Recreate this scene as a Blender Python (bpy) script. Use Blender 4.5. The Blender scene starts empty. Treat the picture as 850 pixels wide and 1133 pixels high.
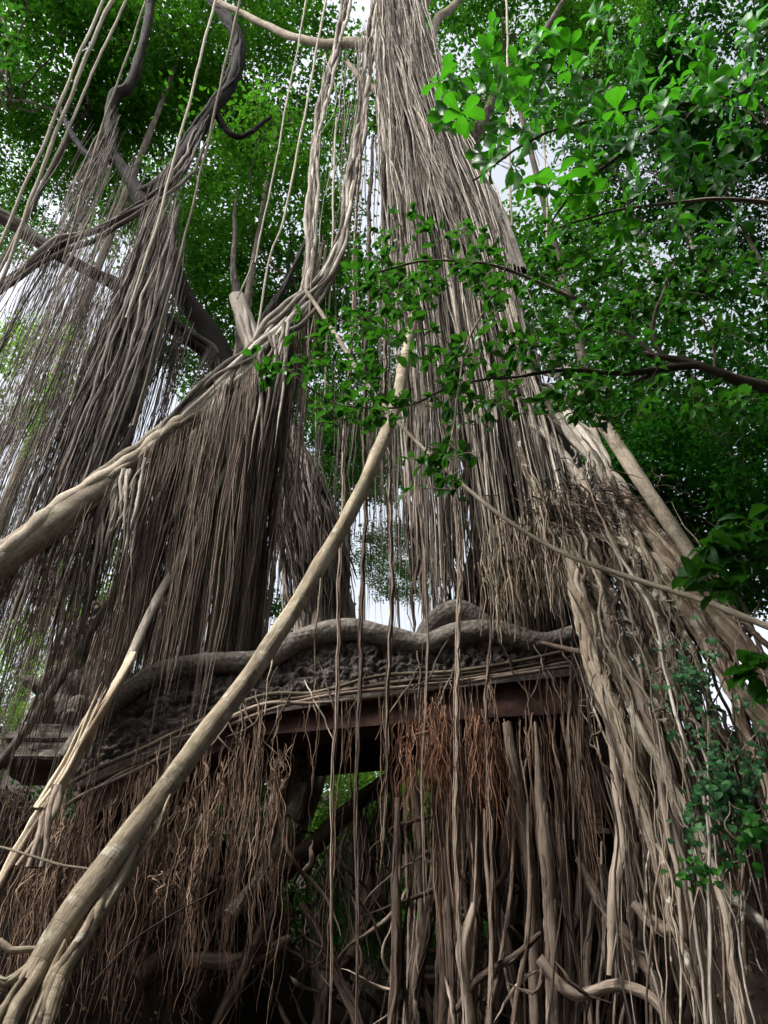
import bpy, math
import numpy as np

R = np.random.RandomState(11)
SC = bpy.context.scene
COL = SC.collection
rad = math.radians

# ------------------------------------------------------------------ camera
TILT = rad(38.0)
FPX = 851.0                      # focal length in photo pixels (850 x 1133)
CAM = np.array([0.0, 0.0, 1.6])
ST, CT = math.sin(TILT), math.cos(TILT)


def at(px, py, Y):
    """point seen at photo pixel (px, py) on the upright plane Y metres ahead"""
    xc = (px - 425.0) / FPX
    yc = (566.5 - py) / FPX
    d = np.array([xc, CT - yc * ST, ST + yc * CT])
    return CAM + d * (Y / d[1])


def zat(py, Y):
    yc = (566.5 - py) / FPX
    return CAM[2] + Y * (ST + yc * CT) / (CT - yc * ST)


def pxm(py, Y):
    """metres per photo pixel on the plane Y at row py"""
    yc = (566.5 - py) / FPX
    return Y / (CT - yc * ST) / FPX


cd = bpy.data.cameras.new('camera')
cam = bpy.data.objects.new('camera', cd)
COL.objects.link(cam)
cam.location = CAM
cam.rotation_euler = (math.pi / 2 + TILT, 0, 0)
cd.sensor_fit = 'HORIZONTAL'
cd.sensor_width = 36.0
cd.lens = 36.0 * FPX / 850.0
cd.clip_end = 2000.0
SC.camera = cam

# ------------------------------------------------------------------ light
SUN_EL, SUN_AZ = rad(52), rad(-122)      # azimuth from +Y clockwise: behind the camera, to its left
w = bpy.data.worlds.new('World')
SC.world = w
w.use_nodes = True
nt = w.node_tree
sky = nt.nodes.new('ShaderNodeTexSky')
sky.sky_type = 'NISHITA'
sky.sun_disc = False
sky.sun_elevation = SUN_EL
sky.sun_rotation = SUN_AZ
sky.air_density = 1.0
sky.dust_density = 4.0
sky.ozone_density = 0.6
bg = nt.nodes['Background']
hs = nt.nodes.new('ShaderNodeHueSaturation')      # thin white overcast over the blue
hs.inputs['Saturation'].default_value = 0.3
nt.links.new(sky.outputs[0], hs.inputs['Color'])
nt.links.new(hs.outputs[0], bg.inputs[0])
bg.inputs[1].default_value = 0.095

sd = bpy.data.lights.new('sun', 'SUN')
sd.energy = 1.5
sd.angle = rad(10)
sd.color = (1.0, 0.975, 0.94)
so = bpy.data.objects.new('sun', sd)
COL.objects.link(so)
# direction towards the sun
sx = math.sin(SUN_AZ) * math.cos(SUN_EL)
sy = math.cos(SUN_AZ) * math.cos(SUN_EL)
sz = math.sin(SUN_EL)
from mathutils import Vector
so.rotation_euler = Vector((sx, sy, sz)).to_track_quat('Z', 'Y').to_euler()
so.location = (sx * 60, sy * 60, sz * 60)

SC.view_settings.view_transform = 'Standard'
SC.view_settings.look = 'None'
SC.view_settings.gamma = 1.0
SC.view_settings.use_curve_mapping = False
SC.view_settings.exposure = 2.05
SC.render.engine = 'CYCLES'
cy = SC.cycles
cy.max_bounces = 6
cy.diffuse_bounces = 3
cy.glossy_bounces = 2
cy.transmission_bounces = 3
cy.transparent_max_bounces = 4
cy.use_denoising = True
cy.sample_clamp_indirect = 6.0


# ------------------------------------------------------------------ materials
def new_mat(name):
    m = bpy.data.materials.new(name)
    m.use_nodes = True
    n = m.node_tree
    return m, n, n.nodes['Principled BSDF'], n.nodes['Material Output']


def ramp(n, fac, stops):
    r = n.nodes.new('ShaderNodeValToRGB')
    while len(r.color_ramp.elements) < len(stops):
        r.color_ramp.elements.new(0.5)
    for e, (p, c) in zip(r.color_ramp.elements, stops):
        e.position = p
        e.color = (c[0], c[1], c[2], 1)
    n.links.new(fac, r.inputs[0])
    return r.outputs[0]


def math_node(n, op, a, b):
    m = n.nodes.new('ShaderNodeMath')
    m.operation = op
    for i, v in enumerate((a, b)):
        if isinstance(v, (int, float)):
            m.inputs[i].default_value = v
        else:
            n.links.new(v, m.inputs[i])
    return m.outputs[0]


def noise(n, vec, scale, detail=4, rough=0.6):
    t = n.nodes.new('ShaderNodeTexNoise')
    t.inputs['Scale'].default_value = scale
    t.inputs['Detail'].default_value = detail
    t.inputs['Roughness'].default_value = rough
    if vec is not None:
        n.links.new(vec, t.inputs['Vector'])
    return t.outputs[0]


def attr(n, name):
    a = n.nodes.new('ShaderNodeAttribute')
    a.attribute_name = name
    return a


def mapping(n, vec, sc):
    m = n.nodes.new('ShaderNodeMapping')
    m.inputs['Scale'].default_value = sc
    n.links.new(vec, m.inputs[0])
    return m.outputs[0]


def mixc(n, fac, a, b, mode='MIX'):
    m = n.nodes.new('ShaderNodeMix')
    m.data_type = 'RGBA'
    m.blend_type = mode
    if isinstance(fac, (int, float)):
        m.inputs[0].default_value = fac
    else:
        n.links.new(fac, m.inputs[0])
    for i, v in ((6, a), (7, b)):
        if isinstance(v, tuple):
            m.inputs[i].default_value = (v[0], v[1], v[2], 1)
        else:
            n.links.new(v, m.inputs[i])
    return m.outputs[2]


def bark(name, dark, mid, light, along=3.0, around=22.0, bump=0.9, dist=0.025, lichen=None, rings=0.0, rough=0.85):
    """bark of a tube: noise runs in the tube's own coordinates, tint varies from root to root"""
    m, n, p, out = new_mat(name)
    tc = attr(n, 'tubeco').outputs['Vector']
    tint = attr(n, 'tint').outputs['Fac']
    g1 = noise(n, mapping(n, tc, (around, around, along)), 1.0, 6, 0.7)
    g2 = noise(n, mapping(n, tc, (around * 3.7, around * 3.7, along * 3.1)), 1.0, 4, 0.7)
    grain = math_node(n, 'ADD', math_node(n, 'MULTIPLY', g1, 0.6), math_node(n, 'MULTIPLY', g2, 0.4))
    patch = noise(n, mapping(n, tc, (4, 4, 1.3)), 1.0, 3, 0.6)
    f = math_node(n, 'ADD', math_node(n, 'MULTIPLY', math_node(n, 'SUBTRACT', grain, 0.3), 1.1), math_node(n, 'MULTIPLY', tint, 0.6))
    f = math_node(n, 'ADD', f, math_node(n, 'MULTIPLY', math_node(n, 'SUBTRACT', patch, 0.5), 0.85))
    c = ramp(n, f, [(0.22, dark), (0.52, mid), (0.85, light)])
    if lichen:
        g = n.nodes.new('ShaderNodeNewGeometry')
        l = noise(n, g.outputs['Position'], 5.5, 5, 0.7)
        lf = ramp(n, l, [(0.55, (0, 0, 0)), (0.63, (1, 1, 1))])
        c = mixc(n, math_node(n, 'MULTIPLY', lf, 0.65), c, lichen)
        ms = noise(n, g.outputs['Position'], 1.7, 6, 0.75)
        c = mixc(n, math_node(n, 'MULTIPLY', ramp(n, ms, [(0.54, (0, 0, 0)), (0.68, (1, 1, 1))]), 0.5), c, (0.07, 0.085, 0.03))
    height = grain
    if rings:
        rg = noise(n, mapping(n, tc, (1.2, 1.2, 26)), 1.0, 3, 0.6)
        rk = ramp(n, rg, [(0.34, (0, 0, 0)), (0.44, (1, 1, 1))])
        c = mixc(n, math_node(n, 'MULTIPLY', math_node(n, 'SUBTRACT', 1.0, rk), rings), c, dark)
        height = math_node(n, 'ADD', grain, math_node(n, 'MULTIPLY', rk, 0.15))
    n.links.new(c, p.inputs['Base Color'])
    p.inputs['Roughness'].default_value = rough
    p.inputs['Specular IOR Level'].default_value = 0.08
    b = n.nodes.new('ShaderNodeBump')
    b.inputs['Strength'].default_value = bump
    b.inputs['Distance'].default_value = dist
    n.links.new(height, b.inputs['Height'])
    n.links.new(b.outputs[0], p.inputs['Normal'])
    return m


def leaf_mat(name, dark, mid, light, trans=0.35, rough=0.42, tcol=None):
    m, n, p, out = new_mat(name)
    tint = attr(n, 'tint').outputs['Fac']
    c = ramp(n, tint, [(0.0, dark), (0.5, mid), (1.0, light)])
    if rough <= .5:                       # midrib and side veins from the leaf's own coordinates
        lc = attr(n, 'leafco').outputs['Vector']
        sp = n.nodes.new('ShaderNodeSeparateXYZ')
        n.links.new(lc, sp.inputs[0])
        ax = math_node(n, 'ABSOLUTE', sp.outputs[0], 0)
        rib = math_node(n, 'LESS_THAN', ax, 0.035)
        w = math_node(n, 'SINE', math_node(n, 'MULTIPLY', math_node(n, 'SUBTRACT', sp.outputs[1], math_node(n, 'MULTIPLY', ax, 0.7)), 44.0), 0)
        vein = math_node(n, 'GREATER_THAN', w, 0.86)
        v = math_node(n, 'MAXIMUM', rib, math_node(n, 'MULTIPLY', vein, 0.16))
        c = mixc(n, math_node(n, 'MULTIPLY', v, 0.4), c, (light[0] * 1.25, light[1] * 1.15, light[2] * 1.3))
        blot = noise(n, n.nodes.new('ShaderNodeNewGeometry').outputs['Position'], 9.0, 3, 0.6)
        c = mixc(n, 0.55, c, ramp(n, blot, [(0.3, (0.5, 0.5, 0.5)), (0.7, (1, 1, 1))]), 'MULTIPLY')
        bp = n.nodes.new('ShaderNodeBump')
        bp.inputs['Strength'].default_value = 0.12
        bp.inputs['Distance'].default_value = 0.004
        n.links.new(w, bp.inputs['Height'])
        n.links.new(bp.outputs[0], p.inputs['Normal'])
    n.links.new(c, p.inputs['Base Color'])
    p.inputs['Roughness'].default_value = rough
    p.inputs['Specular IOR Level'].default_value = 0.08 if rough > .5 else 0.2
    t = n.nodes.new('ShaderNodeBsdfTranslucent')
    tc = mixc(n, 0.55, c, tcol or (light[0] * 1.3, light[1] * 1.3, light[2] * 0.6))
    n.links.new(tc, t.inputs[0])
    mx = n.nodes.new('ShaderNodeMixShader')
    mx.inputs[0].default_value = trans
    n.links.new(p.outputs[0], mx.inputs[1])
    n.links.new(t.outputs[0], mx.inputs[2])
    n.links.new(mx.outputs[0], out.inputs[0])
    return m


def stone(name, dark, mid, light, scale=3.0, moss=None, bump=0.8):
    m, n, p, out = new_mat(name)
    g = n.nodes.new('ShaderNodeNewGeometry')
    a = noise(n, g.outputs['Position'], scale, 8, 0.65)
    b2 = noise(n, g.outputs['Position'], scale * 9, 5, 0.7)
    f = math_node(n, 'ADD', math_node(n, 'MULTIPLY', a, 0.65), math_node(n, 'MULTIPLY', b2, 0.35))
    c = ramp(n, f, [(0.32, dark), (0.5, mid), (0.68, light)])
    if moss:
        l = noise(n, g.outputs['Position'], 2.3, 6, 0.7)
        lf = ramp(n, l, [(0.5, (0, 0, 0)), (0.62, (1, 1, 1))])
        c = mixc(n, math_node(n, 'MULTIPLY', lf, 0.6), c, moss)
    n.links.new(c, p.inputs['Base Color'])
    p.inputs['Roughness'].default_value = 0.9
    p.inputs['Specular IOR Level'].default_value = 0.2
    b = n.nodes.new('ShaderNodeBump')
    b.inputs['Strength'].default_value = bump
    b.inputs['Distance'].default_value = 0.03
    n.links.new(f, b.inputs['Height'])
    n.links.new(b.outputs[0], p.inputs['Normal'])
    return m


M = {}
M['grey'] = bark('grey_root', (0.045, 0.037, 0.03), (0.2, 0.171, 0.139), (0.46, 0.41, 0.345))
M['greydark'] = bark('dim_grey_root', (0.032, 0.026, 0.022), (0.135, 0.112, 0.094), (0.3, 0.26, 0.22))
M['brown'] = bark('brown_root', (0.038, 0.027, 0.021), (0.152, 0.116, 0.09), (0.32, 0.257, 0.203))
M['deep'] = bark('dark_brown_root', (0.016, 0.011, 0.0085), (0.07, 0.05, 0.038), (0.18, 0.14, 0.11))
M['fringe'] = bark('red_brown_root', (0.038, 0.024, 0.017), (0.155, 0.1, 0.07), (0.31, 0.22, 0.16))
M['rust'] = bark('rust_root', (0.045, 0.02, 0.012), (0.15, 0.072, 0.044), (0.28, 0.165, 0.11))
M['tan'] = bark('tan_bark', (0.055, 0.04, 0.028), (0.215, 0.175, 0.128), (0.44, 0.385, 0.3), along=2.0, around=14, dist=0.03,
                lichen=(0.55, 0.54, 0.48))
M['pole'] = bark('smooth_tan_bark', (0.06, 0.046, 0.033), (0.245, 0.2, 0.14), (0.45, 0.385, 0.285), along=2.2, around=11, bump=1.0,
                 dist=0.02, rings=0.06, rough=0.75, lichen=(0.36, 0.35, 0.27))
M['limb'] = bark('grey_brown_bark', (0.04, 0.03, 0.023), (0.16, 0.13, 0.098), (0.36, 0.305, 0.235), along=4.0, around=12, dist=0.03,
                 lichen=(0.3, 0.28, 0.21))
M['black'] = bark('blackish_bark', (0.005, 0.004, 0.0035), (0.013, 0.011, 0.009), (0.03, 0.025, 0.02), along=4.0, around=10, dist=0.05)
M['split'] = bark('split_pale_wood', (0.2, 0.14, 0.09), (0.5, 0.41, 0.3), (0.68, 0.6, 0.48), along=1.2, around=30, dist=0.02)
M['frayed'] = bark('frayed_brown_bark', (0.045, 0.029, 0.02), (0.165, 0.122, 0.087), (0.37, 0.3, 0.23), along=1.5, around=24, dist=0.03,
                   lichen=(0.36, 0.34, 0.28))
M['vine'] = bark('pale_vine', (0.1, 0.085, 0.06), (0.24, 0.205, 0.155), (0.38, 0.34, 0.27))
M['twig'] = bark('twig_bark', (0.05, 0.04, 0.03), (0.14, 0.11, 0.085), (0.3, 0.25, 0.2))
M['treebark'] = bark('forest_bark', (0.05, 0.042, 0.033), (0.14, 0.115, 0.09), (0.28, 0.25, 0.2), along=3, around=6, dist=0.05)

M['leaf_far'] = leaf_mat('forest_leaf', (0.008, 0.047, 0.004), (0.02, 0.105, 0.009), (0.058, 0.21, 0.016), 0.45, 0.55)
M['leaf_fresh'] = leaf_mat('fresh_forest_leaf', (0.01, 0.055, 0.005), (0.026, 0.12, 0.011), (0.08, 0.25, 0.02), 0.46, 0.55)
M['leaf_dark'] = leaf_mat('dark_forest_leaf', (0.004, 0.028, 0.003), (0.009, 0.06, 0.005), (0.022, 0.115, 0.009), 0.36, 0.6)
M['leaf_lime'] = leaf_mat('young_leaf', (0.05, 0.15, 0.015), (0.1, 0.27, 0.03), (0.18, 0.36, 0.05), 0.5)
M['leaf_bright'] = leaf_mat('broad_bright_leaf', (0.006, 0.042, 0.004), (0.014, 0.1, 0.007), (0.06, 0.29, 0.014), 0.42, 0.4)
M['leaf_mid'] = leaf_mat('glossy_leaf', (0.006, 0.042, 0.005), (0.014, 0.085, 0.008), (0.045, 0.18, 0.016), 0.34, 0.38)
M['leaf_ivy'] = leaf_mat('ivy_leaf', (0.01, 0.042, 0.014), (0.022, 0.085, 0.028), (0.055, 0.16, 0.045), 0.15, 0.45)
M['leaf_litter'] = leaf_mat('dry_leaf', (0.02, 0.012, 0.007), (0.06, 0.038, 0.02), (0.16, 0.11, 0.055), 0.1, 0.7, (0.2, 0.12, 0.05))

M['stone'] = stone('carved_stone', (0.016, 0.013, 0.011), (0.06, 0.051, 0.045), (0.17, 0.15, 0.13), 6.0)
M['statue'] = stone('mossy_statue_stone', (0.02, 0.017, 0.014), (0.08, 0.068, 0.058), (0.22, 0.195, 0.165), 7.0, (0.045, 0.05, 0.022), 1.0)
M['beam'] = stone('red_brown_beam', (0.02, 0.011, 0.009), (0.068, 0.034, 0.028), (0.13, 0.08, 0.066), 5.0, (0.035, 0.03, 0.022))
M['soil'] = stone('damp_soil', (0.008, 0.0055, 0.004), (0.025, 0.017, 0.012), (0.06, 0.042, 0.03), 5.0, None, 1.0)


def brick_mat():
    m, n, p, out = new_mat('old_brick')
    tc = n.nodes.new('ShaderNodeTexCoord')
    mp = n.nodes.new('ShaderNodeMapping')
    mp.inputs['Rotation'].default_value = (math.pi / 2, 0, 0)
    n.links.new(tc.outputs['Object'], mp.inputs[0])
    b = n.nodes.new('ShaderNodeTexBrick')
    b.inputs['Scale'].default_value = 1.0
    b.inputs['Brick Width'].default_value = 0.24
    b.inputs['Row Height'].default_value = 0.085
    b.inputs['Mortar Size'].default_value = 0.012
    b.inputs['Color1'].default_value = (0.2, 0.12, 0.09, 1)
    b.inputs['Color2'].default_value = (0.13, 0.085, 0.07, 1)
    b.inputs['Mortar'].default_value = (0.03, 0.024, 0.02, 1)
    n.links.new(mp.outputs[0], b.inputs[0])
    nz = noise(n, tc.outputs['Object'], 14, 5, 0.7)
    c = mixc(n, 0.7, b.outputs[0], ramp(n, nz, [(0.3, (0.35, 0.33, 0.3)), (0.7, (1, 1, 1))]), 'MULTIPLY')
    n.links.new(c, p.inputs['Base Color'])
    p.inputs['Roughness'].default_value = 0.9
    bp = n.nodes.new('ShaderNodeBump')
    bp.inputs['Strength'].default_value = 1.0
    bp.inputs['Distance'].default_value = 0.02
    n.links.new(math_node(n, 'SUBTRACT', nz, math_node(n, 'MULTIPLY', b.outputs[1], 1.5)), bp.inputs['Height'])
    n.links.new(bp.outputs[0], p.inputs['Normal'])
    return m


M['brick'] = brick_mat()


# ------------------------------------------------------------------ objects
def tag(o, label=None, cat=None, group=None, kind=None):
    if label:
        o['label'] = label
    if cat:
        o['category'] = cat
    if group:
        o['group'] = group
    if kind:
        o['kind'] = kind
    return o


def thing(name, loc, label, cat, group=None):
    o = bpy.data.objects.new(name, None)
    o.empty_display_size = 0.3
    COL.objects.link(o)
    o.location = loc
    return tag(o, label, cat, group)


def link(name, me, parent=None, world=True, root=None):
    o = bpy.data.objects.new(name, me)
    COL.objects.link(o)
    if parent is not None:
        o.parent = parent
        if world and parent.type == 'EMPTY':
            o.location = -Vector(parent.location)
    return o


def make_mesh(name, V, faces, mat, tint=None, tubeco=None, smooth=True):
    me = bpy.data.meshes.new(name)
    V = np.asarray(V, dtype=np.float32)
    faces = [np.asarray(f, dtype=np.int32) for f in faces if len(f)]
    me.vertices.add(len(V))
    me.vertices.foreach_set('co', V.ravel())
    loops = np.concatenate([f.ravel() for f in faces])
    cnt = np.concatenate([np.full(len(f), f.shape[1], dtype=np.int32) for f in faces])
    start = np.concatenate([[0], np.cumsum(cnt)[:-1]]).astype(np.int32)
    me.loops.add(len(loops))
    me.loops.foreach_set('vertex_index', loops)
    me.polygons.add(len(cnt))
    me.polygons.foreach_set('loop_start', start)
    me.polygons.foreach_set('loop_total', cnt)
    me.polygons.foreach_set('use_smooth', np.full(len(cnt), smooth, dtype=bool))
    if tint is not None:
        a = me.attributes.new('tint', 'FLOAT', 'POINT')
        a.data.foreach_set('value', np.asarray(tint, dtype=np.float32))
    if tubeco is not None:
        a = me.attributes.new('tubeco', 'FLOAT_VECTOR', 'POINT')
        a.data.foreach_set('vector', np.asarray(tubeco, dtype=np.float32).ravel())
    me.materials.append(mat)
    me.update(calc_edges=True)
    me.validate()
    return me


# ------------------------------------------------------------------ strands
def spline(P, n):
    """Catmull-Rom through the rows of P (any width), n samples spread by length"""
    P = np.asarray(P, dtype=float)
    if len(P) == 2:
        t = np.linspace(0, 1, n)[:, None]
        return P[0] * (1 - t) + P[1] * t
    Q = np.vstack([2 * P[0] - P[1], P, 2 * P[-1] - P[-2]])
    out = []
    m = 16
    for i in range(1, len(Q) - 2):
        p0, p1, p2, p3 = Q[i - 1], Q[i], Q[i + 1], Q[i + 2]
        t = np.linspace(0, 1, m, endpoint=False)[:, None]
        out.append(0.5 * (2 * p1 + (p2 - p0) * t + (2 * p0 - 5 * p1 + 4 * p2 - p3) * t ** 2 + (3 * p1 - p0 - 3 * p2 + p3) * t ** 3))
    out.append(P[-1:])
    S = np.vstack(out)
    L = np.concatenate([[0], np.cumsum(np.linalg.norm(np.diff(S[:, :3], axis=0), axis=1))])
    u = np.linspace(0, L[-1], n)
    return np.stack([np.interp(u, L, S[:, k]) for k in range(S.shape[1])], axis=1)


def wob(n, amp, freq=1.0):
    """smooth random wandering, n points, roughly +-amp in x and y and a little in z"""
    t = np.linspace(0, 1, n)
    o = np.zeros((n, 3))
    for k, a in ((0.7, 0.45), (1.6, 0.28), (3.7, 0.1), (7.3, 0.04)):
        ph = R.uniform(0, 6.28, 3)
        o += a * np.sin(6.283 * k * freq * t[:, None] + ph) * np.array([1, 1, 0.3])
    return o * amp


class Strand:
    __slots__ = ('p', 'r', 't')

    def __init__(self, p, r, t=None):
        self.p = np.asarray(p, dtype=float)
        self.r = np.broadcast_to(np.asarray(r, dtype=float), (len(p),)).copy()
        self.t = R.rand() if t is None else t

    def size(self):
        return float(np.linalg.norm(self.p[-1] - self.p[0]) * self.r.mean())


def tube_arrays(strands, sides=5, lobes=0.0):
    Vs, Fs, Cs, Ts = [], [], [], []
    base = 0
    th = np.arange(sides) / sides * 2 * math.pi
    for s in strands:
        p, r = s.p, s.r
        n = len(p)
        T = np.gradient(p, axis=0)
        T /= np.linalg.norm(T, axis=1)[:, None] + 1e-9
        ref = np.array([0.12, 1.0, 0.07])
        A = np.cross(T, ref)
        A /= np.linalg.norm(A, axis=1)[:, None] + 1e-9
        B = np.cross(T, A)
        ln = np.concatenate([[0], np.cumsum(np.linalg.norm(np.diff(p, axis=0), axis=1))])
        rr = r[:, None] * np.ones(sides)[None, :]
        if lobes:
            ph = R.uniform(0, 6.28, 6)
            tw = R.uniform(-1.2, 1.2, 3)
            sc = max(r.mean(), 0.01)
            q = ln[:, None] / (sc * 6)
            f = 0.5 * np.sin(2 * th + ph[0] + tw[0] * q) + 0.45 * np.sin(3 * th + ph[1] + tw[1] * q) \
                + 0.32 * np.sin(5 * th + ph[2] + tw[2] * q) + 0.25 * np.sin(7 * th + ph[3] - tw[0] * q * 0.6)
            g = 0.35 * np.sin(q * 2.1 + ph[4]) + 0.3 * np.sin(q * 5.3 + ph[5]) + 0.16 * np.sin(q * 11.7 + ph[1] + 2 * th)
            rr = rr * (1 + lobes * (f + g))
        c, sn = np.cos(th), np.sin(th)
        V = p[:, None, :] + rr[:, :, None] * (A[:, None, :] * c[None, :, None] + B[:, None, :] * sn[None, :, None])
        off = R.uniform(0, 50)
        C = np.stack([rr * c, rr * sn, np.broadcast_to(ln[:, None], rr.shape)], axis=2) + off
        Vs.append(V.reshape(-1, 3))
        Cs.append(C.reshape(-1, 3))
        Ts.append(np.full(n * sides, s.t))
        i = np.arange(n - 1)[:, None] * sides
        j = np.arange(sides)[None, :]
        j2 = (j + 1) % sides
        F = np.stack([i + j, i + j2, i + sides + j2, i + sides + j], axis=2).reshape(-1, 4) + base
        Fs.append(F)
        base += n * sides
    return np.vstack(Vs), np.vstack(Fs), np.vstack(Cs), np.concatenate(Ts)


def tubes(name, strands, mat, parent=None, sides=5, lobes=0.0):
    V, F, C, T = tube_arrays(strands, sides, lobes)
    return link(name, make_mesh(name, V, [F], mat, T, C), parent)


def root(path, rpx, n=70, amp=0.03, taper_end=None, tint=None, extra=None):
    """one thick root: path of (px, py, Y), radius in photo pixels at the first and last point (or a list)"""
    P = np.array([at(*q) for q in path])
    if np.isscalar(rpx):
        rpx = [rpx] * len(path)
    elif len(rpx) != len(path):
        rpx = np.interp(np.linspace(0, 1, len(path)), np.linspace(0, 1, len(rpx)), rpx)
    r = np.array([k * pxm(q[1], q[2]) for k, q in zip(rpx, path)])
    if (path[-1][1] > 1105 and rpx[-1] >= 1) or (path[-1][0] < -20 and path[-1][2] < 6):     # runs out of the picture: carry it on down to the soil
        e = P[-1] + (P[-1] - P[-2]) / np.linalg.norm(P[-1] - P[-2]) * .35
        g = float(ground_z(e[0], e[1])) - .15
        if g < e[2] - .2:
            e2 = np.array([e[0] + R.normal(0, .08), e[1] + R.normal(0, .08), (e[2] + g) / 2])
            P = np.vstack([P, e2, [e[0] + R.normal(0, .2), e[1] + R.normal(0, .2), g]])
            r = np.concatenate([r, [r[-1], r[-1] * 1.2]])
            n = int(n * 1.3)
    S = spline(np.hstack([P, r[:, None]]), n)
    p = S[:, :3] + wob(n, amp, max(0.8, np.linalg.norm(P[-1] - P[0]) / 5))
    rr = S[:, 3]
    if taper_end:
        k = np.clip((1 - np.linspace(0, 1, n)) / taper_end, 0.08, 1)
        rr = rr * k ** 0.7
    return Strand(p, rr, tint)


def frame(p):
    T = np.gradient(p, axis=0)
    T /= np.linalg.norm(T, axis=1)[:, None] + 1e-9
    A = np.cross(T, np.array([0.12, 1.0, 0.07]))
    A /= np.linalg.norm(A, axis=1)[:, None] + 1e-9
    return A, np.cross(T, A)


def fused(core, k=9, rho=0.82, thick=(0.2, 0.45), twist=0.5, full=0.4):
    """a root made of many that have grown together: riders along a core strand, all one mesh"""
    p, r = core.p, core.r
    n = len(p)
    A, B = frame(p)
    ln = np.concatenate([[0], np.cumsum(np.linalg.norm(np.diff(p, axis=0), axis=1))])
    out = [core]
    for j in range(k):
        i0, i1 = 0, n
        if R.rand() > full:
            i0 = int(R.uniform(0, .5) * n)
            i1 = int(R.uniform(.6, 1.0) * n)
        if i1 - i0 < 8:
            continue
        ph = 6.283 * j / k + R.normal(0, .3) + R.normal(0, twist) * ln / (ln[-1] + .01) * 3
        for q, a in ((1.1, .5), (2.9, .3)):
            ph = ph + a * np.sin(q * ln / (6 * r.mean()) + R.uniform(0, 6))
        th = R.uniform(*thick)
        off = r * (rho + R.uniform(-.1, .12))
        q = p + (A * np.cos(ph)[:, None] + B * np.sin(ph)[:, None]) * off[:, None]
        rr = r * th * (1 + .15 * np.sin(ln / r.mean() * 1.7 + R.uniform(0, 6)))
        q, rr = q[i0:i1], rr[i0:i1].copy()
        e = np.linspace(0, 1, len(rr))
        rr *= np.clip(np.minimum(e, 1 - e) * 8, .25, 1) ** .6
        out.append(Strand(q, rr, float(np.clip(core.t + R.normal(0, .22), 0, 1))))
    return out


def hang(P0, z1, r, n=16, amp=0.06, drift=0.0, tint=None, curl=0.0):
    """a root hanging straight down from P0 to height z1"""
    t = np.linspace(0, 1, n)
    L = max(P0[2] - z1, 0.05)
    p = np.zeros((n, 3))
    p[:, 0] = P0[0] + drift * t
    p[:, 1] = P0[1]
    p[:, 2] = P0[2] - L * t
    wv = wob(n, amp, max(0.8, L / 6.0))
    p[:, :2] += wv[:, :2] * (np.minimum(1, t * 6))[:, None]
    rr = r * (1.0 - 0.45 * t)
    rr[-1] *= 0.3
    rr *= 1 + 0.18 * np.sin(t * R.uniform(10, 40) + R.uniform(0, 6))
    return Strand(p, rr, tint)


def bundle(P0, z1, r, k, spread, amp=0.06, n=16, drift=0.0, emin=0.45):
    """several hanging roots that cling together: they share an axis, twist round it and split into finer tips"""
    n = max(n, 20)
    L = max(P0[2] - z1, 0.1)
    t = np.linspace(0, 1, n)
    axis = wob(n, amp, max(0.8, L / 6.0))[:, :2] * np.minimum(1, t * 5)[:, None]
    axis[:, 0] += drift * t + R.normal(0, 0.006) * L * t
    shrink = R.uniform(0.25, 0.8)
    out = []
    for _ in range(k):
        a0, tw = R.uniform(0, 6.28), R.normal(0, 0.5) * L
        s0 = abs(R.normal(0, spread)) + 0.3 * spread
        e = R.uniform(emin, 1.0) if R.rand() < .75 else 1.0
        tt = t * e
        sp = s0 * (1 - shrink * np.minimum(1, tt * 1.6)) * (1 + 0.4 * np.sin(tt * R.uniform(5, 16) + R.uniform(0, 6)))
        p = np.zeros((n, 3))
        p[:, 0] = P0[0] + np.interp(tt, t, axis[:, 0]) + sp * np.cos(a0 + tw * tt)
        p[:, 1] = P0[1] + np.interp(tt, t, axis[:, 1]) + sp * np.sin(a0 + tw * tt)
        p[:, 2] = P0[2] + R.uniform(-.15, .15) - L * tt
        kn = np.cumsum(R.normal(0, 0.006, (n, 2)), axis=0)
        p[:, :2] += kn - kn[0] + R.normal(0, 0.0035, (n, 2))
        rr = r * R.uniform(0.4, 1.25) * (1 - 0.5 * t)
        rr[-3:] *= np.array([.8, .55, .2])
        rr[:2] *= np.array([.35, .75])
        rr *= 1 + 0.2 * np.sin(t * R.uniform(10, 50) + R.uniform(0, 6))
        out.append(Strand(p, rr))
        if R.rand() < .22 and r > .012:          # a fine side rootlet
            m = R.randint(n // 3, n - 4)
            q = np.linspace(0, 1, 8)[:, None]
            out.append(Strand(p[m] + q * np.array([R.normal(0, .16), R.normal(0, .08), -R.uniform(.3, .9)]) + wob(8, .03), rr[m] * np.linspace(.55, .1, 8)))
    return out


def curtain(line, n, y1, r, clump=4, spread=0.07, jit=(0.1, 0.5), amp=0.07, power=1.0, xs=None, npts=16, emin=0.45, sink=.35):
    """roots hanging from a line of (px, py, Y); y1(px) -> lowest row (lo, hi) reached; r = (min, max) metres"""
    L = spline([at(*q) for q in line], 200)
    out = []
    while len(out) < n:
        u = R.rand() ** power
        P = L[int(u * 199)] + np.array([R.normal(0, jit[0]), 0, 0])
        dy = R.normal(0, jit[1])
        P = P + np.array([0, dy, dy * (P[2] - CAM[2]) / P[1] - R.uniform(0.05, sink)])
        k = 1 + R.poisson(clump - 1)
        lo, hi = y1(u)
        z1 = zat(R.uniform(lo, hi), P[1])
        if z1 > P[2] - 0.2:
            continue
        rr = r[0] + (r[1] - r[0]) * R.rand() ** 2.2
        out += bundle(P, z1, rr, k, spread, amp=amp, n=npts, emin=emin)
    return out


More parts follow.
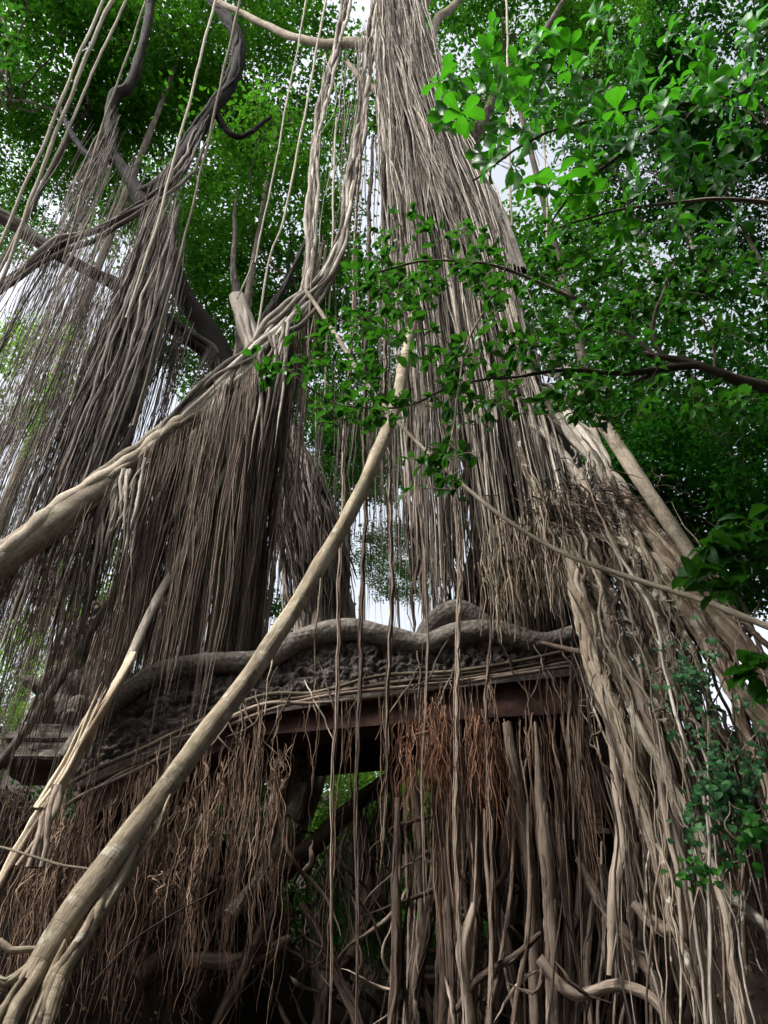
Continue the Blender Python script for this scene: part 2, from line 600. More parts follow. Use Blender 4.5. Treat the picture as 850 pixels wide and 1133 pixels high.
def sheet(guides, n, r, v0=(0, 0.1), v1=(0.9, 1.0), dj=0.2, sj=0.06, amp=0.06, npts=24, upow=1.0, taper=0.4):
    """roots that follow a family of guide paths of (px, py, Y), interpolated sideways"""
    G = np.array([spline([at(*q) for q in g], 60) for g in guides])
    out = []
    k = len(G)
    for _ in range(n):
        u = R.rand() ** upow * (k - 1)
        du = R.normal(0, 0.10) * (k - 1) / 3
        a, b = R.uniform(*v0), R.uniform(*v1)
        v = np.linspace(a, b, npts)
        uu = np.clip(u + du * (v - a) * 2, 0, k - 1.001)
        i = uu.astype(int)
        f = (uu - i)[:, None]
        vi = np.clip(v * 59, 0, 58.999)
        j = vi.astype(int)
        g = (vi - j)[:, None]
        lo = G[i, j] * (1 - g) + G[i, j + 1] * g
        hi = G[i + 1, j] * (1 - g) + G[i + 1, j + 1] * g
        p = lo * (1 - f) + hi * f
        p = p + np.array([R.normal(0, sj), R.normal(0, dj), 0])
        p = p + wob(npts, amp, 1.5)
        rr = (r[0] + (r[1] - r[0]) * R.rand() ** 2.5) * (1 - taper * np.linspace(0, 1, npts))
        rr = rr * np.clip(.25 + np.linspace(0, 5, npts), 0, 1)
        rr[-1] *= 0.35
        out.append(Strand(p, rr))
    return out


def give_roots(parent, strands, mat, name='hanging_root', rest='root_curtain', keep=100, sides=5):
    """the biggest become parts of their own, the rest one curtain"""
    s = sorted(strands, key=lambda q: -q.size())
    for q in s[:keep]:
        tubes(name, [q], mat, parent, 6)
    if s[keep:]:
        o = tubes(rest, s[keep:], mat, parent, sides)
        o['kind'] = 'stuff'


# ------------------------------------------------------------------ leaves
def leaf_template(ts, ws, droop):
    """a leaf blade: midrib stations ts, half-widths ws, tip bent down by droop, edges lifted and a little wavy"""
    m = len(ts)
    V = [(0, t, .05 * math.sin(3 * t) - droop * t ** 2.5) for t in ts]
    for sgn in (-1, 1):
        for k in range(1, m - 1):
            t, q = ts[k], ws[k]
            V.append((sgn * q, t + .03, .05 * math.sin(3 * t) - droop * t ** 2.5 + .22 * q + .025 * math.sin(k * 2.1 + sgn)))
    T, Q = [], []
    for o, flip in ((m, 0), (m + m - 2, 1)):
        def f(*a):
            (T if len(a) == 3 else Q).append(a[::-1] if flip else a)
        f(0, 1, o)
        for k in range(1, m - 2):
            f(k, k + 1, o + k, o + k - 1)
        f(m - 2, m - 1, o + m - 3)
    return np.array(V, float), np.array(T), np.array(Q)


TS = (0, .12, .28, .45, .62, .78, .91, 1.0)
NEAR_V, NEAR_T, NEAR_Q = leaf_template(TS, (0, .2, .36, .42, .4, .3, .14, 0), .2)
OBO_V = leaf_template(TS, (0, .1, .22, .34, .43, .45, .3, 0), .24)[0]
FAR_V = np.array([(0, 0, 0), (-.4, .45, .09), (0, 1, -.06), (.4, .45, .09)], float)
FAR_T = np.array([(0, 2, 1), (0, 3, 2)])


def leaf_mesh(name, P, D, N, size, mat, near=True, width=0.55, tint=None, obovate=False):
    """leaves at P pointing along D with upper side N"""
    P, D, N = (np.asarray(a, float) for a in (P, D, N))
    n = len(P)
    D = D / (np.linalg.norm(D, axis=1)[:, None] + 1e-9)
    X = np.cross(D, N)
    X /= np.linalg.norm(X, axis=1)[:, None] + 1e-9
    Z = np.cross(X, D)
    T = (OBO_V if obovate else NEAR_V) if near else FAR_V
    size = np.broadcast_to(np.asarray(size, float), (n,))
    wd = width * R.uniform(0.85, 1.15, n)
    V = P[:, None, :] + size[:, None, None] * (
        X[:, None, :] * T[None, :, 0:1] * wd[:, None, None] * 1.2 + D[:, None, :] * T[None, :, 1:2] + Z[:, None, :] * T[None, :, 2:3])
    k = len(T)
    off = (np.arange(n) * k)[:, None, None]
    if near:
        F = [(NEAR_T[None] + off).reshape(-1, 3), (NEAR_Q[None] + off).reshape(-1, 4)]
    else:
        F = [(FAR_T[None] + off).reshape(-1, 3)]
    if tint is None:
        tint = R.rand(n)
    me = make_mesh(name, V.reshape(-1, 3), F, mat, np.repeat(tint, k), None, near)
    if near:
        a = me.attributes.new('leafco', 'FLOAT_VECTOR', 'POINT')
        a.data.foreach_set('vector', np.tile(T, (n, 1)).astype(np.float32).ravel())
    return me


def unit(n):
    v = R.normal(0, 1, (n, 3))
    return v / np.linalg.norm(v, axis=1)[:, None]


def crown_arrays(nclump, per, sig, leaf, flat=0.75):
    """a crown about 1 m in radius round the origin: clumps of leaves on a lumpy ellipsoid"""
    c = unit(nclump) * (R.uniform(0.25, 1.0, nclump) ** 0.6)[:, None]
    c[:, 2] *= flat
    P, D, N, T = [], [], [], []
    for q in c:
        m = max(8, int(per * R.uniform(0.4, 1.5)))
        s = sig * R.uniform(0.6, 1.3)
        o = R.normal(0, 1, (m, 3)) * np.array([s, s, s * 0.55])
        P.append(q + o)
        d = unit(m) * 0.8 + o / s * 0.35 + np.array([0, 0, -0.35])
        D.append(d)
        N.append(np.array([0, 0, 1.0]) + R.normal(0, 0.5, (m, 3)))
        T.append(np.clip(R.rand() * 0.5 + R.rand(m) * 0.6 - 0.05, 0, 1))
    P = np.vstack(P)
    return c, P, np.vstack(D), np.vstack(N), leaf * R.uniform(0.6, 1.25, len(P)), np.concatenate(T)


CROWNS = []


def build_crowns():
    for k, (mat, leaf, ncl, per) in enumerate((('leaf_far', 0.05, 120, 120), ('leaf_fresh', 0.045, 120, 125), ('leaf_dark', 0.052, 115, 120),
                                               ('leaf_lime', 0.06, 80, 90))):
        c, P, D, N, S, T = crown_arrays(ncl, per, 0.09, leaf)
        me = leaf_mesh('crown_leaves', P, D, N, S, M[mat], False, 0.6, T)
        st = []
        for q in c[R.permutation(len(c))[:7]]:
            b = np.array([0, 0, -1.0])
            mid = b * 0.45 + q * 0.4 + R.normal(0, 0.08, 3)
            pts = spline([b * 0.9, mid, q], 14) + wob(14, 0.09)
            st.append(Strand(pts, np.linspace(0.010, 0.002, 14)))
        V, F, C, T2 = tube_arrays(st, 5)
        CROWNS.append((me, make_mesh('crown_branches', V, [F], M['treebark'], T2, C)))


build_crowns()


def tree(px, py, Y, rad_m, kind, label, group, base_z=2.0, name='forest_tree', cat='tree', trunk_r=None, squash=1.0, shift=0.0):
    P = at(px, py, Y)
    bx = P[0] + shift
    t = thing(name, (bx, Y, base_z), label, cat, group)
    top = P[2] - rad_m * 0.85 * squash
    tr = trunk_r or 0.026 * rad_m
    if top > base_z + 0.3:
        pts = spline([(bx, Y, base_z - 0.5), (bx + R.normal(0, .2), Y + R.normal(0, .2), base_z + (top - base_z) * .5), (P[0], Y, top + rad_m * .2)], 40)
        tubes('trunk', [Strand(pts + wob(40, 0.1), np.linspace(tr * 1.3, tr * 0.6, 40))], M['treebark'], t, 8, 0.12)
    c = link('crown', CROWNS[kind][0], t, False)
    c.location = Vector(P) - Vector((bx, Y, base_z))
    c.rotation_euler = (R.normal(0, .15), R.normal(0, .15), R.uniform(0, 6.28))
    c.scale = (rad_m, rad_m, rad_m * squash)
    b = link('branch', CROWNS[kind][1], t, False)
    b.location = c.location
    b.rotation_euler = c.rotation_euler
    b.scale = c.scale
    return t


# ================================================================== THE SETTING
def vnoise(x, y, s, seed=0):
    x, y = np.asarray(x) * s, np.asarray(y) * s
    xi, yi = np.floor(x).astype(int), np.floor(y).astype(int)
    xf, yf = x - xi, y - yi

    def h(a, b):
        v = np.sin(a * 127.1 + b * 311.7 + seed * 74.7) * 43758.5453
        return v - np.floor(v)
    u, v = xf * xf * (3 - 2 * xf), yf * yf * (3 - 2 * yf)
    return (h(xi, yi) * (1 - u) + h(xi + 1, yi) * u) * (1 - v) + (h(xi, yi + 1) * (1 - u) + h(xi + 1, yi + 1) * u) * v


def sstep(a, b, x):
    t = np.clip((x - a) / (b - a), 0, 1)
    return t * t * (3 - 2 * t)


def ground_z(x, y):
    x, y = np.asarray(x, float), np.asarray(y, float)
    front_l = np.interp(x, [-8, -5, -4, -1.8], [8.2, 9.0, 9.6, 11.6])
    zl = 4.7 * sstep(-0.9, 0.9, y - front_l) * sstep(-1.2, -2.0, x)
    front_r = np.interp(x, [1.9, 2.6, 3.3, 4.2, 6.0, 9.0], [12.4, 11.6, 9.2, 8.0, 6.6, 5.0])
    zr = 5.4 * sstep(-1.5, 1.6, y - front_r) * sstep(1.5, 2.3, x)
    zc = 0.2 + 5.0 * sstep(13, 24, y) + 16 * sstep(22, 60, y)
    z = np.maximum(np.maximum(zl, zr), zc)
    z = z + 2.5 * sstep(6, 14, np.abs(x)) + 6 * sstep(14, 60, np.abs(x)) + 3.5 * sstep(-5, -14, y)
    n = (vnoise(x, y, 0.7, 1) - .5) * 0.5 + (vnoise(x, y, 2.1, 2) - .5) * 0.28 + (vnoise(x, y, 6.0, 3) - .5) * 0.12
    return z + n * sstep(1.5, 6, np.abs(y) + np.abs(x) * 0.5)


def build_ground():
    xs = np.unique(np.concatenate([np.linspace(-300, -12, 30), np.arange(-12, 12.01, 0.14), np.linspace(12, 300, 30)]))
    ys = np.unique(np.concatenate([np.linspace(-300, -6, 26), np.arange(-6, 5, 0.5), np.arange(5, 16, 0.13), np.arange(16, 30, 0.6), np.linspace(30, 500, 30)]))
    X, Y = np.meshgrid(xs, ys)
    Z = ground_z(X, Y)
    V = np.stack([X, Y, Z], axis=2).reshape(-1, 3)
    nx, ny = len(xs), len(ys)
    i = (np.arange(ny - 1)[:, None] * nx + np.arange(nx - 1)[None, :]).ravel()
    F = np.stack([i, i + 1, i + nx + 1, i + nx], axis=1)
    o = link('ground', make_mesh('ground', V, [F], M['soil']))
    tag(o, 'dark earth of the ravine floor and its steep root-covered banks', None, None, 'structure')


build_ground()

# ------------------------------------------------------------------ the forest behind
FG = 'forest trees behind the banyans'
LAB = {0: 'small-leaved green forest tree rising behind the banyans, sky between its leaves',
       1: 'fine-leaved green forest tree rising behind the banyans, sky between its leaves',
       2: 'dark shaded forest tree at the right behind the slanting roots'}
for (px, py, Y, rm, k) in ((835, 215, 20, 4.2, 2), (5, 190, 20, 5, 1), (30, 40, 15, 6.5, 0), (110, 90, 18, 6.5, 1), (215, 20, 17, 7, 0), (205, 190, 22, 7, 1), (315, 90, 18, 6.5, 1),
                           (290, 260, 20, 6.5, 1), (700, 20, 21, 4.5, 2), (555, 40, 18, 7, 0), (640, 60, 20, 6, 1),
                           (825, 90, 16, 6, 2), (725, 170, 19, 5, 2), 
                           (600, 330, 22, 6, 0), (770, 400, 17, 5, 2), (830, 520, 16, 4.2, 2),
                           (740, 520, 18, 4.0, 2), (390, 400, 24, 5.5, 1), (350, 500, 22, 4.0, 0), (255, 350, 22, 5, 1), (405, 500, 24, 2.8, 0), (440, 620, 26, 2.4, 1), (800, 600, 18, 3.5, 2)):
    tree(px, py, Y * 1.35, rm * 1.28, k, LAB[k], FG + (' on the right' if k == 2 else (' with fine leaves' if k == 1 else ' with small leaves')), squash=0.9)
for (px, py, Y, rm, lab) in ((25, 420, 19, 3.2, 'bright lime-green tree in the gap at the left edge below the pale sky'),
                             (95, 625, 22, 2.6, 'bright lime-green tree seen through the roots above the stone guardian'),
                             (130, 710, 20, 1.6, 'low lime-green bush between the stone guardian and the root curtain'),
                             (20, 750, 20, 2.2, 'pale green bush behind the hanging roots at the far left edge')):
    tree(px, py, Y, rm, 3, lab, None, 3.5, 'leafy_bush' if py > 700 else 'young_tree', 'bush' if py > 700 else 'tree')
for (px, py, Y, rm, k, lab) in ((470, 930, 20, 2.2, 1, 'green bush filling the gap under the bridge, between the hanging roots'),
                                (405, 850, 18, 2.4, 3, 'sunlit green bush just below the bridge beam, left of the rusty tufts'),
                                (540, 1000, 19, 1.8, 1, 'low dark green bush at the foot of the gap under the bridge'),
                                (420, 1010, 18, 1.6, 0, 'shaded bush behind the root tangle, lower left in the gap'),
                                (490, 850, 19, 2.2, 3, 'lime bush behind the rusty root tufts under the bridge'),
                                (520, 900, 23, 2.6, 2, 'dark bush deep in the gap under the bridge, right of the green one'),
                                (390, 960, 22, 2.8, 2, 'dark bush deep in the gap under the bridge, behind the leaning dark trunk'),
                                (455, 870, 26, 3.2, 1, 'green thicket farthest back in the gap under the bridge')):
    tree(px, py, Y, rm, k, lab, None, 1.5, 'leafy_bush', 'bush', 0.06)

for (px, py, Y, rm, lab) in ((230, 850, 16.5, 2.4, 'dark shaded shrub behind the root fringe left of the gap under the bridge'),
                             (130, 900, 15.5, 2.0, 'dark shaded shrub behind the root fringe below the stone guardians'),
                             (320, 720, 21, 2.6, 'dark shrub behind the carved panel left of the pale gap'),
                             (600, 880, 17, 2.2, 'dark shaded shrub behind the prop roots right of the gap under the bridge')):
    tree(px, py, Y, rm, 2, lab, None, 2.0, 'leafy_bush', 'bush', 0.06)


def unseen_shade_crowns():
    """unseen crowns added behind and beside the camera to shade the lower roots"""
    P, D, N, S = [], [], [], []
    for (x, y, z, r) in ((-3, -3.5, 15, 5), (3, -4, 15, 5), (-8, -6, 14, 5), (9, -2, 14, 5), (-1, -10, 19, 6), (-10, -9, 17, 6), (9, -10, 17, 6), (14, 4, 14, 5),
                         (1, -10, 8, 5), (9, -8, 7, 5), (13, -1, 7, 4)):
        c, p, d, n, s_, t_ = crown_arrays(120, 70, .13, .12)
        P.append(p * r + np.array([x, y, z]))
        D.append(d)
        N.append(n)
        S.append(s_ * r)
    o = link('unseen_shade_crowns', leaf_mesh('unseen_shade_crowns', np.vstack(P), np.vstack(D), np.vstack(N), np.concatenate(S), M['leaf_dark'], False, .6))
    tag(o, 'unseen mass of leaves added around the viewpoint to shade the ravine', None, None, 'stuff')


unseen_shade_crowns()  # added leaf mass outside the frame, blocks light from the lower zone

# ================================================================== THE BRIDGE
def build_bridge():
    Yf = 10.0
    t = thing('stone_bridge', tuple(at(400, 800, Yf)), 'dark carved stone footbridge with serpent railing, draped in hanging roots', 'bridge')
    # the serpent rail
    path = [(70, 838), (105, 795), (150, 760), (185, 742), (235, 734), (290, 731), (335, 708), (385, 697), (430, 704), (470, 712), (505, 702), (550, 699), (600, 712), (640, 702), (690, 690)]
    s = root([(a, b, Yf + .05) for a, b in path], [7, 9, 11, 12, 12, 11.5, 12, 13, 12, 12, 13, 13, 12, 12, 12], 160, 0.03)
    tubes('serpent_rail', [s], M['rail'], t, 18, 0.06)
    tubes('serpent_coil', [root([(462, 716, 10.1), (480, 692, 10.15), (505, 680, 10.2), (532, 692, 10.2), (556, 706, 10.15)], [8, 14, 18, 15, 10], 40, .01)], M['rail'], t, 16, 0.06)
    # carved panel: a relief grid between the rail and the beam
    nx, nz = 560, 90
    px = np.linspace(85, 690, nx)
    rt = np.interp(px, [q[0] for q in path], [q[1] for q in path])
    rb = np.interp(px, [85, 120, 200, 300, 430, 560, 690], [884, 866, 828, 796, 776, 762, 749])
    top = np.array([at(a, b, Yf + .22) for a, b in zip(px, rt)])
    bot = np.array([at(a, b, Yf + .22) for a, b in zip(px, rb)])
    v = np.linspace(0, 1, nz)
    G = top[None] * (1 - v)[:, None, None] + bot[None] * v[:, None, None]
    X, Z = G[:, :, 0], G[:, :, 2]
    H = np.zeros_like(X)
    for cell, hgt, sd in ((0.16, 0.09, 3), (0.07, 0.045, 5), (0.035, 0.02, 9)):
        cx, cz = np.floor(X / cell), np.floor(Z / cell)
        best = np.full(X.shape, 9.0)
        for dx in (-1, 0, 1):
            for dz in (-1, 0, 1):
                a, b = cx + dx, cz + dz
                j1 = np.sin(a * 12.9 + b * 78.2 + sd) * 43758.5
                j2 = np.sin(a * 39.3 + b * 11.1 + sd * 2) * 24634.6
                ox, oz = j1 - np.floor(j1), j2 - np.floor(j2)
                d = np.hypot(X - (a + ox) * cell, Z - (b + oz) * cell) / cell
                best = np.minimum(best, d)
        H += hgt * np.sqrt(np.clip(1 - (best / 0.8) ** 2, 0, 1))
    H += 0.05 * vnoise(X, Z, 18, 7)
    G[:, :, 1] -= H
    V = G.reshape(-1, 3)
    i = (np.arange(nz - 1)[:, None] * nx + np.arange(nx - 1)[None]).ravel()
    link('carved_panel', make_mesh('carved_panel', V, [np.stack([i, i + 1, i + nx + 1, i + nx], axis=1)], M['stone']), t)

    # beam and deck
    def loft(name, xs, ytop, ybot, y0, y1, mat, under=0.0):
        n = len(xs)
        V = []
        for a, b, c in zip(xs, ytop, ybot):
            f = at(a, b, y0)
            g = at(a, c, y0)
            V += [(g[0], y0, g[2]), (f[0], y0, f[2]), (f[0], y1, f[2]), (g[0], y1, g[2])]
        F = []
        for k in range(n - 1):
            for j in range(4):
                F.append((k * 4 + j, k * 4 + (j + 1) % 4, k * 4 + 4 + (j + 1) % 4, k * 4 + 4 + j))
        F += [(0, 1, 2, 3), tuple(4 * (n - 1) + j for j in range(4))]
        return link(name, make_mesh(name, np.array(V), [np.array(F)], mat, None, None, False), t)
    xs = np.linspace(85, 690, 30)
    mid = np.interp(xs, [85, 120, 200, 300, 430, 560, 690], [866, 848, 812, 780, 760, 746, 733])
    lip = mid + 9
    low = np.interp(xs, [85, 120, 200, 280, 460, 560, 690], [915, 892, 850, 814, 799, 793, 786])
    loft('ledge', xs, mid, lip, Yf - .1, Yf + .3, M['stone'])
    loft('beam', xs, lip + .5, low, Yf, Yf + .5, M['beam'])
    loft('deck', xs, lip + 1, low - 14, Yf + .5, Yf + 2.9, M['beam'])
    # abutment walls at the right end, with the brick pier
    def box(name, x0, x1, y0, y1, z0, z1, mat):
        V = [(x, y, z) for z in (z0, z1) for y in (y0, y1) for x in (x0, x1)]
        F = [(0, 1, 3, 2), (4, 6, 7, 5), (0, 4, 5, 1), (1, 5, 7, 3), (3, 7, 6, 2), (2, 6, 4, 0)]
        return link(name, make_mesh(name, np.array(V, float), [np.array(F)], mat, None, None, False), t)
    p0, p1 = at(632, 846, 10.5), at(668, 918, 10.5)
    bp = box('brick_pier', p0[0], p1[0], 10.5, 12.2, p1[2], zat(795, 10.5), M['brick'])
    lg = box('pier_ledge', p0[0] - .02, p1[0] + .06, 10.42, 12.2, p1[2] - .07, p1[2] - .003, M['statue'])
    lg.parent = bp
    lg.location = (0, 0, 0)
    a = at(560, 800, 12.3)
    b = at(720, 800, 12.3)
    box('abutment', a[0], b[0], 12.3, 13.0, 0.5, zat(770, 10.5), M['soil'])


M['rail'] = bark('scaly_grey_stone', (0.032, 0.027, 0.023), (0.12, 0.104, 0.09), (0.26, 0.23, 0.2), along=16, around=16, dist=0.04, bump=0.8, lichen=(0.06, 0.062, 0.035))
nn = M['rail'].node_tree
vo = nn.nodes.new('ShaderNodeTexVoronoi')
vo.inputs['Scale'].default_value = 13.0
nn.links.new(attr(nn, 'tubeco').outputs['Vector'], vo.inputs['Vector'])
bmp = [q for q in nn.nodes if q.type == 'BUMP'][0]
old = bmp.inputs['Height'].links[0].from_socket
nn.links.new(math_node(nn, 'SUBTRACT', old, math_node(nn, 'MULTIPLY', vo.outputs['Distance'], 0.9)), bmp.inputs['Height'])
build_bridge()


# ------------------------------------------------------------------ stone guardians
def blob_mesh(name, blobs, mat, voxel=0.035, disp=0.03, seed=1):
    """ellipsoids fused into one weathered stone body"""
    import bmesh
    from mathutils import Matrix, Euler
    bm = bmesh.new()
    for (c, s, *rot) in blobs:
        g = bmesh.ops.create_icosphere(bm, subdivisions=3, radius=1.0)
        mtx = Matrix.Translation(c) @ (Euler(rot[0]).to_matrix().to_4x4() if rot else Matrix.Identity(4)) @ Matrix.Diagonal((*s, 1))
        bmesh.ops.transform(bm, matrix=mtx, verts=g['verts'])
    me = bpy.data.meshes.new(name)
    bm.to_mesh(me)
    bm.free()
    o = bpy.data.objects.new('tmp', me)
    COL.objects.link(o)
    md = o.modifiers.new('r', 'REMESH')
    md.mode = 'VOXEL'
    md.voxel_size = voxel
    dg = bpy.context.evaluated_depsgraph_get()
    me2 = bpy.data.meshes.new_from_object(o.evaluated_get(dg))
    bpy.data.objects.remove(o)
    from mathutils import noise as mn
    for vtx in me2.vertices:
        co = vtx.co
        d = mn.noise(co * 7 + Vector((seed, 0, 0))) * disp + mn.noise(co * 19) * disp * 0.6
        vtx.co = co + vtx.normal * d
    me2.materials.clear()
    me2.materials.append(mat)
    me2.shade_smooth()
    me2.name = name
    return me2


def build_guardian(px, py, Y, s, label, flip=1, crest=True):
    P = at(px, py, Y)
    t = thing('stone_guardian', tuple(P), label, 'statue')

    def bl(name, L, disp=.03):
        L = [(Vector(c) * s, Vector(k) * s, *r) for c, k, *r in L]
        L = [((c[0] * flip, c[1], c[2]), tuple(k), *r) for c, k, *r in L]
        return link(name, blob_mesh(name, L, M['statue'], 0.028 * s, disp * s, px), t, False)
    bl('body', [((0, .1, .35), (.42, .4, .38)), ((.02, .05, .85), (.33, .32, .42)), ((-.05, -.02, 1.2), (.27, .26, .26)),
                ((-.3, -.25, .35), (.2, .25, .22)), ((.3, -.2, .35), (.2, .28, .22)), ((-.35, -.2, .12), (.16, .3, .12)), ((.3, -.3, .12), (.16, .3, .12)),
                ((-.38, -.12, .95), (.13, .14, .36), (0, .5, 0)), ((-.5, -.3, .72), (.28, .11, .11), (0, .35, .4)), ((.36, -.1, .9), (.13, .14, .36), (0, -.3, 0))])
    hd = bl('head', [((-.08, -.08, 1.55), (.3, .3, .28)), ((-.3, -.2, 1.46), (.22, .17, .12)), ((-.28, -.2, 1.33), (.17, .14, .06)), ((-.2, -.32, 1.64), (.09, .07, .08)),
                ((-.4, -.2, 1.52), (.08, .1, .06)), ((.16, -.12, 1.55), (.06, .12, .2)), ((-.12, -.36, 1.56), (.06, .05, .12))])
    if crest:
        L = []
        for k in range(6):
            z = 1.78 + k * .13
            q = .3 - k * .035
            L.append(((-.02 + .02 * k, 0, z), (q, q * .9, .09)))
            for a in range(6):
                th = a * 1.047 + k * .5
                L.append(((-.02 + .02 * k + q * .9 * math.cos(th), q * .85 * math.sin(th), z), (.07, .07, .08)))
        bl('crest', L).parent = hd
        L = []
        for k in range(7):
            L.append(((.3 + .04 * math.sin(k), .06, .7 + k * .19), (.13 - .006 * k, .16, .11)))
        bl('mane', L, .045)
    # plinth of stone courses
    import bmesh
    bm = bmesh.new()
    for k in range(4):
        wv = .62 + .09 * (k % 2) + .05 * k
        g = bmesh.ops.create_cube(bm, size=1)
        for v in g['verts']:
            v.co = Vector((v.co.x * wv * 1.6, v.co.y * wv * 1.5, v.co.z * .155 - .09 - k * .16)) * s
    bmesh.ops.bevel(bm, geom=bm.edges[:], offset=.03 * s, segments=2, affect='EDGES')
    bmesh.ops.subdivide_edges(bm, edges=bm.edges[:], cuts=5, use_grid_fill=True)
    from mathutils import noise as mn
    for v in bm.verts:
        v.co += Vector((1, 1, .6)) * (mn.noise(v.co * 5) * .05 + mn.noise(v.co * 14) * .02) * s
    me = bpy.data.meshes.new('plinth')
    bm.to_mesh(me)
    bm.free()
    me.materials.append(M['statue'])
    link('plinth', me, t, False)
    return t


build_guardian(66, 812, 10.6, 0.86, 'tall stone guardian statue with stacked crest, half hidden by grey hanging roots', 1, True)
build_guardian(120, 800, 11.0, 0.5, 'smaller stone guardian statue crouching between the tall statue and the bridge end', -1, True)

# ================================================================== LEFT BANYAN
def left_banyan():
    t = thing('banyan_tree', tuple(at(250, 700, 15.5)[:2]) + (4.0,), 'dark-limbed banyan at the left with a forked top and grey veils of hanging roots', 'banyan tree')
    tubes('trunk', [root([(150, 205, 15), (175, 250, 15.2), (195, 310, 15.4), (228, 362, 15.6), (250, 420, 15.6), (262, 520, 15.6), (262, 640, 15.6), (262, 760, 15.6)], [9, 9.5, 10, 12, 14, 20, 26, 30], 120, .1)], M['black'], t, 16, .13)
    limbs = [([(215, -25, 15.5), (248, 15, 15.4), (265, 50, 15.3), (258, 85, 15.2), (232, 125, 15.1), (203, 172, 15), (172, 208, 15), (152, 216, 15)], [5, 6, 7, 7, 7.5, 8, 9, 9], 'black'),
             ([(172, -25, 15.5), (158, 50, 15.4), (142, 95, 15.3), (124, 110, 15.2), (124, 165, 15.1), (148, 205, 15), (160, 225, 15)], [4, 5, 5.5, 5.5, 5.5, 7, 7], 'black'),
             ([(-20, 228, 14), (20, 250, 14.1), (60, 278, 14.2), (100, 300, 14.4), (150, 330, 14.8), (200, 368, 15.2), (236, 396, 15.5), (256, 450, 15.7)], [8, 8, 7, 6, 7, 8, 9, 8], 'greydark'),
             ([(350, 240, 16.4), (318, 310, 16), (285, 370, 15.7), (262, 430, 15.6)], [1, 3, 7, 10], 'black'),
             ([(262, 210, 16.2), (258, 290, 15.9), (266, 350, 15.7), (272, 430, 15.6)], [1, 3, 6, 10], 'greydark'),
             ([(62, 110, 16), (90, 165, 15.6), (122, 178, 15.2)], [2, 3, 4], 'black'),
             ([(300, 130, 16), (262, 150, 15.5), (235, 122, 15.2)], [2, 3, 4], 'black')]
    for p, r, m in limbs:
        tubes('limb', fused(root(p, r, 90, .06), 7, .8, (.2, .4), .15), M[m], t, 10, .12)
    # the swag of twisted roots that crosses in front of the fork
    for k in range(5):
        o = R.normal(0, 4, 2)
        tubes('swag_root', [root([(232 + o[0], 128 + o[1], 14.9), (205 + o[0], 185 + o[1], 14.2), (165, 222 + o[1], 13.8), (110 + o[0], 252 + o[1], 13.8), (60, 276 + o[0], 13.8), (10, 308 + o[1], 13.8), (-30, 340 + o[0], 13.8)], [.8, 2, 2.6, 2.8, 3, 3, 3.5], 80, .1)], M['greydark'], t, 8, .1)
    S = []
    swag = [(84, 266, 13.8), (110, 252, 13.9), (165, 222, 14.0), (200, 195, 14.2)]
    S += curtain([(-20, 325, 13.8), (60, 276, 13.8), (90, 262, 13.8)], 60, lambda u: (380, 640), (.007, .02), 4, .1, (.25, .5), .12)
    S += curtain(swag, 310, lambda u: (480 + 60 * u, 900), (.007, .025), 6, .12, (.3, .5), .12, 0.9, emin=.7)
    S += curtain([(105, 320, 13.7), (130, 300, 13.8), (160, 310, 14.2), (185, 345, 14.5)], 500, lambda u: (600, 960), (.007, .025), 6, .12, (.35, .5), .14, 1.0, emin=.7)
    S += curtain([(90, 210, 14.2), (125, 150, 14.6), (150, 190, 14.8), (185, 190, 14.6)], 120, lambda u: (300, 620), (.008, .022), 4, .1, (.4, .5), .13)
    for q in S:
        q.p[:, 2] += np.linspace(R.uniform(-4.5, 2.5), 0, len(q.p)) * (R.rand() < .8)
    S += curtain([(110, 300, 14.4), (150, 330, 14.6), (200, 368, 14.9), (250, 400, 15.2)], 340, lambda u: (420, 560), (.007, .022), 6, .1, (.3, .4), .16)
    S += curtain([(125, 110, 15), (124, 165, 15), (150, 205, 15)], 60, lambda u: (250, 560), (.012, .03), 3, .08, (.3, .3), .1)
    # braided cables sliding down and leftwards
    S += sheet([[(180, 215, 13.6), (110, 390, 13.4), (40, 560, 13.2), (-20, 720, 13)],
                [(195, 220, 13.8), (140, 400, 13.6), (80, 570, 13.4), (30, 760, 13.2)],
                [(205, 240, 14), (170, 400, 13.9), (110, 560, 13.8), (75, 770, 13.6)]], 110, (.02, .075), (0, .25), (.6, 1), .25, .12, .16, 30)
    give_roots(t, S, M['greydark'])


left_banyan()


